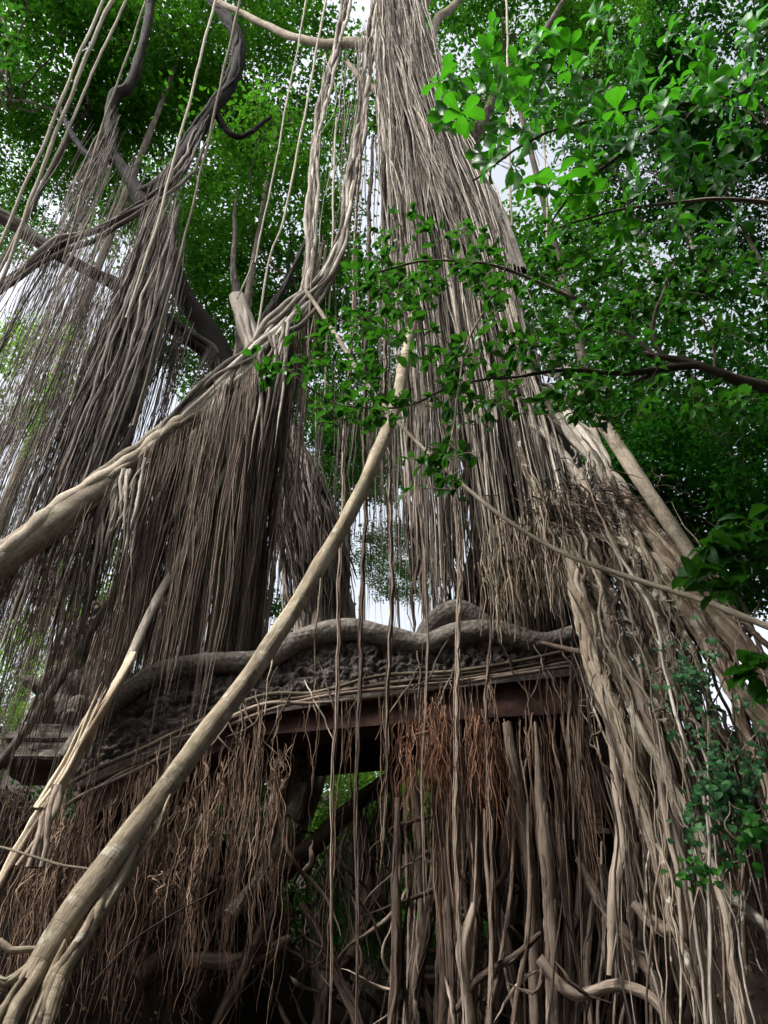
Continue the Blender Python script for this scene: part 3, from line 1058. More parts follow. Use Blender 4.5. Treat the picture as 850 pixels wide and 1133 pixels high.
# ================================================================== ARCHING LIMB WITH THE BROWN CURTAIN
def arching_limb():
    t = thing('banyan_limb', tuple(at(-30, 640, 8.5)), 'long grey limb arching up from the left edge with a dense brown curtain of roots', 'tree limb')
    P = [(-40, 645, 8.0), (0, 617, 8.3), (60, 578, 8.8), (130, 527, 9.4), (190, 480, 9.9), (240, 432, 10.3), (285, 385, 10.6), (330, 345, 10.8)]
    tubes('limb', fused(root(P, [21, 20, 17, 14.5, 13, 11, 9, 7], 140, .05, None, .62), 9, .74, (.28, .5), .35), M['limb'], t, 14, .1)
    for k in range(20):      # cables braided round the limb and on up to the canopy
        o = R.normal(0, 1, 6)
        a = R.randint(2)
        up = [(342, 300, 10.9), (346, 215, 11.0), (354, 130, 11.2), (378, 30, 11.3), (392, -40, 11.4)] if a == 0 else \
             [(368, 292, 10.9), (388, 215, 11.0), (402, 120, 11.2), (414, 20, 11.3), (420, -40, 11.4)]
        st = [(150 + 30 * abs(o[5]), 508 - 22 * abs(o[5]) + 3 * o[0], 9.45 + .2 * abs(o[5])), (240 + 3 * o[1], 430 + 7 * o[1], 10.15), (285, 384 + 8 * o[2], 10.4), (326 + 5 * o[3], 345 + 7 * o[3], 10.7)]
        st = st[0 if k < 8 else (1 if k < 16 else 2):]
        q = st + [(x + (2.2 if a == 0 else 4.5) * o[4], y, Y) for x, y, Y in up]
        if a == 1 and k % 2:
            q = q[:-2]
        tubes('braided_root', [root(q, [3.2, 3.4, 2.6, 2.0, 1.6], 90, .09)], M['grey'], t, 7, .1)
    S = curtain([(178, 488, 10.6), (240, 434, 11.0), (290, 384, 11.3), (335, 342, 11.5)], 1500, lambda u: (735, 860), (.007, .021), 6, .075, (.12, .35), .06, 1.1, emin=.82)
    S += curtain([(160, 503, 9.35), (200, 470, 9.5), (240, 434, 9.55), (300, 378, 9.6)], 130, lambda u: (700, 1050), (.006, .016), 6, .07, (.12, .12), .06, 1.1, emin=.7)
    S += curtain([(0, 620, 8.4), (60, 580, 8.8), (130, 527, 9.4), (190, 480, 9.8)], 330, lambda u: (640, 1000), (.005, .015), 5, .08, (.15, .15), .07, emin=.6)
    S += curtain([(335, 342, 10.9), (350, 260, 11)], 40, lambda u: (560, 740), (.008, .02), 3, .07, (.1, .2), .07)
    give_roots(t, S, M['brown'])
    S = []
    for (x0, y0) in ((128, 527), (140, 520), (160, 508), (118, 535), (235, 440), (250, 425), (270, 405), (290, 385), (262, 412), (305, 372), (318, 358)):
        for k in range(6):
            x1, yy = x0 - R.uniform(5, 30), y0 + R.uniform(40, 150)
            Yq = 9.2 if x0 < 170 else (10.1 if x0 < 260 else 10.35)
            S.append(root([(x0 + R.normal(0, 3), y0, Yq), ((x0 + x1) / 2 + R.normal(0, 5), (y0 + yy) / 2, Yq - .05), (x1, yy, Yq)], [2.4, .9], 26, .05, .3))
    for s in S:
        tubes('rootlet', [s], M['grey'], t, 7, .1)
    return t


arching_limb()


# ================================================================== MAIN BANYAN
def main_banyan():
    t = thing('banyan_tree', tuple(at(560, 800, 12.6)[:2]) + (2.0,), 'towering banyan in the middle, its trunk wrapped in cascading grey roots', 'banyan tree')
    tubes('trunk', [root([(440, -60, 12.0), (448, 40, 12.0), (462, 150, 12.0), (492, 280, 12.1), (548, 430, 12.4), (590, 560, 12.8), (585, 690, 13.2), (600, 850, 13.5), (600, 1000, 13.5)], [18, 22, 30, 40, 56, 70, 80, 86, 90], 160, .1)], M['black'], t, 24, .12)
    for p, r in (([(448, 60, 12), (425, 20, 12), (408, -40, 12)], [12, 8, 8]), ([(450, 60, 12), (462, 20, 12), (475, -40, 12)], [10, 9, 8]),
                 ([(470, 100, 12), (480, 30, 12), (500, 8, 12.2), (530, -20, 12.5)], [6, 5, 4, 4]), ([(440, 60, 12.2), (395, 48, 12.6), (350, 48, 13), (300, 30, 13.5), (240, 0, 14.2), (200, -30, 14.5)], [7, 6, 5, 4, 3, 2]),
                 ([(500, 190, 12), (530, 140, 12), (552, 100, 12), (600, 40, 12.3), (640, -30, 12.6)], [9, 6, 4.5, 3, 2]), ([(430, 120, 12.3), (415, 100, 12.6), (385, 70, 13)], [4, 4, 3])):
        tubes('branch', [root(p, r, 40, .06)], M['limb'], t, 10, .12)
    ga = [(418, -30, 11.3), (420, 100, 11.2), (432, 250, 10.8), (446, 420, 10.2), (452, 560, 9.7), (455, 690, 9.3)]
    gb = [(432, -30, 11.2), (440, 100, 11.0), (468, 250, 10.6), (490, 420, 10.0), (500, 560, 9.5), (505, 700, 9.2)]
    gc = [(444, -30, 11.2), (468, 100, 10.9), (510, 250, 10.5), (545, 420, 9.8), (568, 560, 9.3), (585, 690, 9.1)]
    gd = [(452, -30, 11.4), (485, 100, 11.2), (535, 230, 10.8), (585, 400, 10.0), (620, 520, 9.4), (650, 660, 8.9)]
    S = sheet([ga, gb, gc, gd], 460, (.008, .036), (0, .45), (.55, 1), .34, .11, .16, 34)
    S += sheet([ga, gb, gc, gd], 46, (.05, .1), (0, .35), (.5, .9), .12, .05, .09, 40)
    S += sheet([[(424, 0, 10.9), (448, 110, 10.6), (492, 220, 10.3), (548, 335, 10.0), (580, 440, 9.6)], [(440, -10, 10.9), (480, 110, 10.7), (530, 225, 10.4), (588, 345, 10.1), (625, 450, 9.7)]], 56, (.018, .055), (0, .3), (.5, 1), .1, .05, .15, 34)
    # long straight hangers in front
    S += curtain([(425, 140, 10.6), (470, 200, 10.5), (530, 250, 10.4), (575, 360, 10.0)], 430, lambda u: (620, 730) if u > .3 else (620, 900), (.007, .024), 5, .08, (.15, .3), .06, 0.8, npts=24, emin=.75)
    give_roots(t, S, M['grey'])
    # loose hangers to the left of the trunk
    L = curtain([(375, 60, 11.6), (395, 30, 11.4), (415, 20, 11.3)], 34, lambda u: (330, 760), (.012, .03), 3, .12, (.3, .3), .1, npts=26)
    for s in L:
        tubes('loose_root', [s], M['grey'], t, 5)
    # wedge of straight struts on the right shoulder
    for k in range(16):
        x = R.uniform(0, 1)
        tubes('strut_root', [root([(488 + 40 * x, 130 + 60 * x, 11.2), (512 + 42 * x, 200 + 30 * x, 10.9), (545 + 35 * x, 290 + 10 * x, 10.5)], [3.2 + 2 * R.rand(), 4], 40, .04)], M['grey'], t, 8, .1)
    # rusty tufts hanging from the bridge edge
    T = []
    for (cx, y0, y1, wd, n) in ((476, 790, 870, 13, 80), (490, 800, 895, 12, 60), (528, 800, 890, 12, 60), (452, 815, 900, 10, 40), (545, 815, 930, 10, 40)):
        for k in range(n):
            P = at(cx + R.normal(0, wd * .5), y0 + R.uniform(-20, 25), 9.45 + R.normal(0, .12))
            T.append(hang(P, zat(R.uniform(y1 - 70, y1 + 20), P[1]), R.uniform(.004, .009), 16, .07, R.normal(0, .12)))
    o = tubes('rusty_tuft', T, M['rust'], t, 4)
    o['kind'] = 'stuff'
    o['label'] = 'rust-brown root tufts drooping over the bridge edge'
    T = []
    for (cx, y0, y1, wd, n, Y) in ((575, 600, 660, 14, 90, 8.9), (610, 570, 655, 22, 170, 8.8), (545, 600, 690, 14, 50, 9.0)):
        for k in range(n):
            P = at(cx + R.normal(0, wd * .6), y0 + R.uniform(-30, 25), Y + R.normal(0, .15))
            T.append(hang(P, zat(R.uniform(y1 - 25, y1 + 25), P[1]), R.uniform(.008, .016), 14, .07, R.normal(0, .08)))
    o = tubes('frayed_tuft', T, M['frayed'], t, 4)
    o['kind'] = 'stuff'
    T = []
    for k in range(260):
        P = at(648 + R.normal(0, 36), 560 + R.normal(0, 17), 8.75 + R.normal(0, .15)) + np.array([0, 0, 0])
        m = np.linspace(0, 1, 12)[:, None]
        T.append(Strand(P + m * np.array([R.normal(.2, .22), R.normal(-.1, .15), -R.uniform(.1, .8)]) + wob(12, .1), np.linspace(1, .25, 12) * R.uniform(.005, .014)))
    o = tubes('matted_roots', T, M['deep'], t, 5)
    o['kind'] = 'stuff'
    # ---- thick roots down the right shoulder
    thick = [([(640, 470, 9.8), (662, 505, 9.4), (688, 552, 9.0), (730, 612, 8.5), (790, 685, 7.9), (870, 760, 7.3)], [4, 10, 17, 20, 20, 20], 'frayed'),
             ([(545, 380, 10.3), (562, 440, 9.9), (588, 530, 9.15), (614, 590, 8.8), (660, 650, 8.4), (705, 720, 8.0), (742, 790, 7.7), (770, 850, 7.5)], [1, 3, 6, 9, 12, 13, 11, 9], 'tan'),
             ([(610, 560, 8.9), (640, 650, 8.5), (662, 725, 8.3), (686, 800, 8.1), (702, 865, 7.9), (722, 945, 7.7), (748, 1020, 7.6), (775, 1120, 7.5)], [9, 17, 17, 15, 14, 9, 6, 4], 'frayed'),
             ([(650, 640, 8.6), (672, 720, 8.2), (700, 800, 7.9), (718, 870, 7.8)], [9, 9, 8, 6], 'tan'),
             ([(692, 735, 8.1), (720, 765, 7.9), (748, 792, 7.7)], [11, 13, 10], 'tan'),
             ([(705, 790, 7.9), (745, 870, 7.6), (780, 940, 7.4), (806, 985, 7.3), (850, 1030, 7.2)], [6, 7, 8, 8, 7], 'tan'),
             ([(786, 950, 7.3), (797, 1010, 7.2), (806, 1080, 7.15), (818, 1150, 7.1)], [5, 7, 8, 8], 'frayed'),
             ([(720, 935, 7.6), (740, 985, 7.5), (758, 1040, 7.4), (772, 1092, 7.4)], [4, 5, 5, 3], 'tan'),
             ([(690, 560, 8.8), (718, 640, 8.3), (738, 720, 7.9), (762, 810, 7.6)], [6, 8, 8, 7], 'tan'),
             ([(735, 640, 8.2), (775, 700, 7.8), (820, 760, 7.3), (880, 850, 6.9)], [12, 15, 15, 14], 'frayed'),
             ([(660, 590, 8.7), (700, 605, 8.5), (740, 650, 8.2), (765, 720, 7.9)], [6, 8, 8, 7], 'tan'),
             ([(785, 720, 7.6), (815, 790, 7.3), (840, 860, 7.1), (870, 930, 7.0)], [8, 9, 8, 8], 'frayed'),
             ([(640, 520, 9.2), (675, 600, 8.8), (700, 680, 8.4), (728, 760, 8.0)], [5, 7, 7, 6], 'frayed'),
             ([(560, 430, 9.6), (598, 455, 9.6), (640, 470, 9.5), (668, 520, 9.2)], [4, 6, 7, 6], 'grey'),
             ([(590, 470, 9.4), (625, 500, 9.3), (660, 560, 9.0), (690, 620, 8.7)], [4, 5, 6, 6], 'grey'),
             ([(720, 800, 7.8), (735, 850, 7.7), (738, 910, 7.6), (742, 960, 7.6)], [3, 4, 4, 3], 'tan'),
             ([(742, 700, 7.8), (752, 760, 7.7), (744, 800, 7.7)], [6, 7, 5], 'tan')]
    for p, r, m in thick:
        tubes('buttress_root', fused(root(p, [q * (.6 if m == 'frayed' else .74) for q in r], 110, .09), 18, .92, (.14, .36), .2, .4), M[m], t, 8, .18)
    # finer woven roots over the shoulder and down the bank
    g1 = [(575, 445, 9.6), (600, 560, 9.1), (640, 680, 8.5), (672, 800, 8.2), (700, 930, 7.9), (745, 1320, 7.6)]
    g2 = [(600, 440, 9.6), (650, 560, 9.0), (700, 700, 8.2), (735, 830, 7.8), (765, 960, 7.5), (800, 1320, 7.2)]
    g3 = [(625, 445, 9.7), (700, 570, 8.9), (760, 690, 8.0), (800, 800, 7.5), (830, 930, 7.2), (862, 1320, 6.9)]
    g4 = [(650, 455, 9.8), (745, 590, 8.8), (830, 700, 7.7), (880, 800, 7.1), (910, 930, 6.8), (940, 1320, 6.5)]
    S = sheet([g1, g2, g3, g4], 95, (.008, .045), (.22, .65), (.45, .95), .3, .1, .12, 34)
    S += sheet([g1, g3, g2, g4], 46, (.008, .03), (.2, .5), (.5, .85), .2, .1, .22, 34)
    for q in S:
        q.p[:, 1] += .1
    S += sheet([g1, g2, g2, g3], 90, (.008, .022), (.3, .7), (.6, 1), .4, .12, .12, 34)
    big = sheet([g1, g2, g3, g4], 12, (.04, .1), (.15, .45), (.7, .95), .14, .05, .14, 60, taper=.65)
    for k, q in enumerate(big):
        q.p[:, 1] -= .12
        tubes('buttress_root', fused(q, 8, .85, (.2, .4), .15, .4), M[('tan', 'frayed', 'brown')[k % 3]], t, 8, .16)
    s2 = sorted(S, key=lambda q: -q.size())
    for k, q in enumerate(s2[:95]):
        tubes('woven_root', [q], M[('frayed', 'tan', 'grey', 'brown', 'greydark')[k % 5]], t, 8, .12)
    o = tubes('fine_roots', s2[95:], M['frayed'], t, 5)
    o['kind'] = 'stuff'
    for k in range(22):
        o = R.normal(0, 6, 4)
        tubes('woven_root', [root([(568 + o[0], 436 + o[1], 9.9), (608 + o[2], 452 + o[1], 9.7), (648 + o[0], 492 + o[3], 9.3), (682 + o[2], 552 + o[1], 8.9), (712 + 2 * o[3], 622 + o[0], 8.5)], [1.5, 3 + 1.5 * R.rand(), 3.2, 2], 50, .08)], M['grey'], t, 8, .12)
    # hollow with fine straight roots under the shoulder
    H = curtain([(588, 470, 9.5), (620, 480, 9.4), (655, 520, 9.2)], 90, lambda u: (545, 590), (.012, .03), 3, .07, (.1, .2), .08)
    for q in H[:60]:
        tubes('hollow_root', [q], M['grey'], t, 5)
    # ---- prop roots under the bridge
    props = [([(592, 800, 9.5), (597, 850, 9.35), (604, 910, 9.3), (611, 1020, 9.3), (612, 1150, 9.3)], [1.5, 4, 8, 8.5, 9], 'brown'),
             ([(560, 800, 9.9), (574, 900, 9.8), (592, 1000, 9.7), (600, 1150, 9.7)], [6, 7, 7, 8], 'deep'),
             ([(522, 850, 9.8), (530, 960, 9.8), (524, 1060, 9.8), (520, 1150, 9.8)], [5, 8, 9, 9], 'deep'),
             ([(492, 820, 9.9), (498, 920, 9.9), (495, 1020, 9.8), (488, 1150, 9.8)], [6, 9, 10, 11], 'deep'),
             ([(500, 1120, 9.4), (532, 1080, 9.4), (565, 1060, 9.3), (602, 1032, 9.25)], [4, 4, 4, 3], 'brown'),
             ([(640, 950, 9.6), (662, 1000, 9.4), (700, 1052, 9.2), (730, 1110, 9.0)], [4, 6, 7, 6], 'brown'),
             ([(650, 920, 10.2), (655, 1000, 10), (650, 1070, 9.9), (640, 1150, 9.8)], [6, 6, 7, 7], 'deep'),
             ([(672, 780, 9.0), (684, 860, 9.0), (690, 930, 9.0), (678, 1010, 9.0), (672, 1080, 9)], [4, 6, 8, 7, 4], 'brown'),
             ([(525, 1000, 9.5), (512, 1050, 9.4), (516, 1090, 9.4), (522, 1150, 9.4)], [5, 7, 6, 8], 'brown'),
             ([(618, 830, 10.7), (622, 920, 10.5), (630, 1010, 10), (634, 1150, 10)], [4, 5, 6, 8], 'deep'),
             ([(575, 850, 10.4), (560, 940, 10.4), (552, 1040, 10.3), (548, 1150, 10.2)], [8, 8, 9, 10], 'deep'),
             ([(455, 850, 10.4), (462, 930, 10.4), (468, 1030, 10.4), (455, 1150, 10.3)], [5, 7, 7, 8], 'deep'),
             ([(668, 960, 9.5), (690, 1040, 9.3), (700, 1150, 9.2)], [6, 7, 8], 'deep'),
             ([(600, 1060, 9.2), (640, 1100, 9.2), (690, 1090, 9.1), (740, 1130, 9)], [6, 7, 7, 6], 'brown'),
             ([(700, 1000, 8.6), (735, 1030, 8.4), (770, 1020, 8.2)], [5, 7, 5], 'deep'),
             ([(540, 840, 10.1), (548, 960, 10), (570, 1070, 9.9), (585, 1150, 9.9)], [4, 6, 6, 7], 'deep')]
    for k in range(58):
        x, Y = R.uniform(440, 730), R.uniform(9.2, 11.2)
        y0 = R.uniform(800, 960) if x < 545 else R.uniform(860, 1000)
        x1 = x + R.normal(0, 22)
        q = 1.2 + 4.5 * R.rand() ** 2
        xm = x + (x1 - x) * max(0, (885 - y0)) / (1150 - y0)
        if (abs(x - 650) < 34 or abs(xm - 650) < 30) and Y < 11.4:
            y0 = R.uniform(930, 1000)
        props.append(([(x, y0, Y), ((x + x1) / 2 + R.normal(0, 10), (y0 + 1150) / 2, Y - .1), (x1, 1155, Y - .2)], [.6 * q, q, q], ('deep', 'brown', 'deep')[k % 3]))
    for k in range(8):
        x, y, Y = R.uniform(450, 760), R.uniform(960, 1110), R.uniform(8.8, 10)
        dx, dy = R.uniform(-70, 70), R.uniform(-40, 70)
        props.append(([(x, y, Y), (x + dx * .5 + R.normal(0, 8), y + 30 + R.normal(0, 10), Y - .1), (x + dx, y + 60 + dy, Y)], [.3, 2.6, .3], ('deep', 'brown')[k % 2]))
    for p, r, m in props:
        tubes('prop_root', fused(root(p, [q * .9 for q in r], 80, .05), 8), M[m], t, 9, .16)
    D = sheet([[(445, 430, 12.0), (448, 560, 11.9), (450, 720, 11.8)], [(530, 430, 11.9), (545, 560, 11.7), (560, 720, 11.6)], [(600, 460, 11.6), (640, 580, 11.3), (670, 730, 11.0)]], 200, (.012, .06), (0, .4), (.7, 1), .2, .1, .12, 24)
    o = tubes('rear_roots', D, M['deep'], t, 6)
    o['kind'] = 'stuff'
    return t


main_banyan()


def rear_banyan():
    t = thing('banyan_tree', tuple(at(345, 800, 13.6)[:2]) + (3.0,), 'grey root-wrapped trunk behind the serpent rail, between brown curtain and leaning tan root', 'banyan tree')
    tubes('trunk', fused(root([(262, 330, 14.6), (292, 420, 14.4), (325, 520, 14.2), (352, 620, 14), (360, 700, 13.8), (350, 790, 13.6), (330, 870, 13.3), (300, 960, 13)], [8, 13, 18, 25, 32, 30, 26, 24], 120, .08), 16, .85, (.2, .4)), M['greydark'], t, 10, .14)
    S = sheet([[(285, 430, 13.8), (300, 560, 13.4), (320, 700, 13.1)], [(320, 470, 13.7), (345, 590, 13.3), (355, 710, 13)], [(340, 490, 13.7), (382, 600, 13.3), (392, 710, 13.1)]], 150, (.015, .05), (0, .5), (.7, 1), .15, .08, .1, 24)
    S += curtain([(350, 420, 13), (385, 430, 13), (410, 440, 13), (450, 430, 13)], 110, lambda u: (600, 720), (.008, .022), 4, .08, (.4, .2), .1)
    give_roots(t, S, M['greydark'], keep=70)


rear_banyan()

# ================================================================== LOWER ROOTS UNDER THE BRIDGE
def lower_trunks():
    t = thing('leaning_tree', tuple(at(180, 1070, 10)), 'dark leaning trunk rising to the right beneath the bridge, roots hanging from its underside', 'tree')
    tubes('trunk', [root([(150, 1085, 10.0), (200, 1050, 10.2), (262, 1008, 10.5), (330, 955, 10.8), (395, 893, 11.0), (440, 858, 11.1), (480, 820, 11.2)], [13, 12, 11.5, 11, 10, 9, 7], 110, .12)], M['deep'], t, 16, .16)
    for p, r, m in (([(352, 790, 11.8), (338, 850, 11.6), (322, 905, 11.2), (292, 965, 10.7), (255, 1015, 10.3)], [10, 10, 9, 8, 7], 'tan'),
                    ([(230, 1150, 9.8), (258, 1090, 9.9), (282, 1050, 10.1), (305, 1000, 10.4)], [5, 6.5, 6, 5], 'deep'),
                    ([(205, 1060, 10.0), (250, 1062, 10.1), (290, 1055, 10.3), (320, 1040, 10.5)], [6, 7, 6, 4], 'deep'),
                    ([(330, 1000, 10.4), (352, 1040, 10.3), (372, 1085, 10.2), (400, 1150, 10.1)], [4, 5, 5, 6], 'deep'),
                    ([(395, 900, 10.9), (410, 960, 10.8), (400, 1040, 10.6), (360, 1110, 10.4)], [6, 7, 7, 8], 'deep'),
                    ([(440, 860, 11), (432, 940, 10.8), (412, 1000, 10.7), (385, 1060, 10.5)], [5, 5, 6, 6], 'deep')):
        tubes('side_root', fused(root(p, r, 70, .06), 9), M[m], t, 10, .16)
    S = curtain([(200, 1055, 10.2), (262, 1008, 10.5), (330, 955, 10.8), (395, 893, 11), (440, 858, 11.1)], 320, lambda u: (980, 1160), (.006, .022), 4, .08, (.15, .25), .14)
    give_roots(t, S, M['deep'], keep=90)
    for k in range(80):
        x, y, Y = R.uniform(280, 590), R.uniform(880, 1090), R.uniform(9.9, 11.6)
        a = R.uniform(-1.3, 1.3)
        L = R.uniform(50, 170)
        dx, dy = L * math.sin(a) * .8, L * math.cos(a)
        tubes('tangled_root', [root([(x, y, Y), (x + dx * .3 + R.normal(0, 10), y + dy * .35, Y - .1), (x + dx * .7 + R.normal(0, 12), y + dy * .7, Y + .1), (x + dx, y + dy, Y)], [.3, 1 + 3.2 * R.rand() ** 2, 1 + 2.4 * R.rand() ** 2, .25], 36, .08)], M['deep' if k % 3 else 'brown'], t, 7, .14)
    for k in range(9):
        y0 = 1035 + 12 * k
        s = root([(430 + R.uniform(-20, 20), y0 + R.normal(0, 6), 11.5), (480, y0 + 8 + R.normal(0, 5), 11.3), (545 + R.uniform(-20, 30), y0 + 2 + R.normal(0, 6), 11.2)], [2.5 + 2 * R.rand(), 3], 30, .05)
        o = tubes('fallen_branch', [s], M['deep'], None, 8, .15)
        tag(o, 'dead horizontal branch in the heap at the foot of the gap under the bridge', 'branch', 'dead branches heaped under the bridge')


lower_trunks()


def bridge_fringe():
    """roots that hang in front of and under the bridge"""
    t = thing('root_fringe', tuple(at(300, 800, 9.6)), 'fringe of thin brown roots dangling in front of the bridge down into the dark', 'aerial roots')
    S = curtain([(60, 880, 9.3), (130, 850, 9.5), (200, 820, 9.6), (310, 790, 9.65)], 470, lambda u: (840, 1160), (.005, .016), 6, .1, (.15, .14), .09, npts=22, sink=1.3)
    S += curtain([(90, 850, 9.4), (200, 790, 9.6), (330, 765, 9.65), (430, 750, 9.6), (560, 735, 9.55), (650, 725, 9.5)], 150, lambda u: (790, 1100), (.004, .011), 2, .05, (.15, .08), .06, npts=22)
    S += curtain([(470, 800, 9.7), (520, 790, 9.7), (680, 790, 9.6)], 150, lambda u: (900, 1160), (.005, .015), 4, .06, (.15, .12), .06, npts=22)
    S += curtain([(60, 900, 9.0), (130, 860, 9.2), (250, 860, 9.5)], 260, lambda u: (950, 1180), (.005, .015), 5, .09, (.15, .15), .09, npts=22, sink=1.2)
    give_roots(t, S, M['fringe'], keep=100)
    for (x, x0, y1) in ((372, 400, 1150), (398, 412, 1150), (430, 424, 930), (468, 440, 1000), (540, 500, 1100), (505, 470, 1150), (640, 560, 1133), (628, 556, 930)):
        core = root([(x0, 150 if x0 < 450 else 330, 10.9), ((x + x0) / 2, 430, 10.1), (x + 3, 640, 9.5), (x, 820, 9.3), (x - 8 if x < 450 else x + 4, y1, 9.2)], [2, 2, 2.2, 2.2, 1.4], 90, .05)
        core.r *= .55
        tubes('hanging_cable', fused(core, 6, 1.6, (.5, .9), .9), M['brown'], t, 6)
    # twisted rootlets running along the ledge
    led = [(40, 905), (90, 868), (170, 835), (280, 785), (350, 770), (430, 756), (520, 745), (640, 726)]
    for k in range(5):
        o = R.normal(0, 5)
        a = R.randint(0, 3)
        tubes('ledge_root', [root([(x, y + o + R.normal(0, 3), 9.72) for x, y in led[a:]], [2.2 + R.rand(), 2.2], 90, .05)], M['brown' if k else 'vine'], t, 7, .12)
    for k in range(28):
        x = R.uniform(200, 660)
        y = np.interp(x, [q[0] for q in led], [q[1] for q in led])
        dx = R.uniform(-70, 70)
        tubes('rootlet', [root([(x, y - R.uniform(5, 45), 9.75), (x + dx * .4, y + R.uniform(0, 20), 9.66), (x + dx, y + R.uniform(20, 70), 9.7)], [.5, 1.1, .4], 30, .07)], M['brown' if k % 3 else 'grey'], t, 5)


bridge_fringe()


# ================================================================== LEANING ROOTS AND VINES
def leaning_root():
    t = thing('leaning_root', tuple(at(20, 1125, 5.2)), 'smooth tan root leaning across in front of the bridge from the bottom left corner', 'prop root')
    tubes('shaft', [root([(30, 1088, 5.25), (70, 1022, 5.4), (112, 968, 5.6), (160, 905, 5.8), (230, 812, 6.3), (300, 712, 6.9), (360, 615, 7.5), (410, 520, 8.2), (435, 460, 8.7), (448, 400, 9.2), (458, 340, 9.8), (468, 270, 10.5), (474, 210, 10.8)],
                         [12, 15, 14.5, 12.6, 11, 9.6, 8.7, 8, 7.4, 6, 4.2, 2.2, 1], 150, .04, None, .45)], M['pole'], t, 22, .075)
    for p, r in (([(118, 985, 5.55), (95, 1030, 5.35), (62, 1085, 5.2), (40, 1160, 5.1)], [9, 9, 8, 8]),
                 ([(60, 1040, 5.35), (40, 1085, 5.2), (18, 1120, 5.1), (5, 1170, 5.0)], [12, 10, 9, 9]),
                 ([(45, 1050, 5.35), (15, 1053, 5.3), (-30, 1062, 5.3)], [7, 5, 4]),
                 ([(40, 1060, 5.3), (10, 1085, 5.25), (-30, 1110, 5.2)], [7, 6, 5]),
                 ([(75, 1040, 5.3), (50, 1100, 5.2), (28, 1165, 5.1)], [6, 7, 7]),
                 ([(160, 915, 5.75), (140, 962, 5.65), (110, 1010, 5.5), (75, 1062, 5.3), (45, 1110, 5.2)], [4, 6, 7, 7, 6]),
                 ([(190, 880, 5.9), (168, 925, 5.8), (135, 975, 5.7), (105, 1022, 5.5)], [3, 4, 5, 4]),
                 ([(30, 1075, 5.2), (8, 1110, 5.1), (-10, 1150, 5.0)], [6, 5, 5])):
        r = [r[0] * .35, r[1] * .85] + list(r[2:])
        tubes('foot_root', fused(root(p, r, 50, .02, None, .42), 3, .7, (.4, .6), .2), M['pole'], t, 12, .06)
    for (x, y, y1) in ((88, 1030, 1100), (96, 1020, 1080), (300, 720, 790), (355, 640, 760), (430, 480, 560)):
        tubes('rootlet', [hang(at(x, y, 5.4 if y > 900 else 7.2), zat(y1, 5.4 if y > 900 else 7.2), .012, 16, .04)], M['pole'], t, 6)


leaning_root()

t = thing('split_root', tuple(at(50, 890, 8.6)), 'pale split root with frayed wood, leaning in front of the stone guardians', 'prop root')
tubes('shaft', [root([(-20, 1010, 8.2), (12, 950, 8.4), (40, 905, 8.5), (70, 862, 8.6), (105, 800, 8.7), (140, 740, 8.8), (150, 722, 8.85)], [3, 4.5, 5, 6, 5.5, 4.5, 3], 60, .02, None, .4)], M['split'], t, 14, .3)
for k in range(6):
    a = R.normal(0, 5)
    tubes('splinter', [root([(48 + a, 895, 8.4), (75 + a, 850, 8.55), (118 + a, 775 + R.uniform(-25, 25), 8.7)], [3.5, 1.5], 30, .03, .3, .4)], M['split'], t, 6, .15)
for k in range(5):
    a = R.normal(0, 4, 2)
    tubes('foot_root', [root([(60 + a[0], 870, 8.5), (48 + 2 * a[0], 905, 8.4), (40 + 4 * a[1], 960, 8.35)], [4, 3], 30, .03)], M['brown'], t, 8, .15)

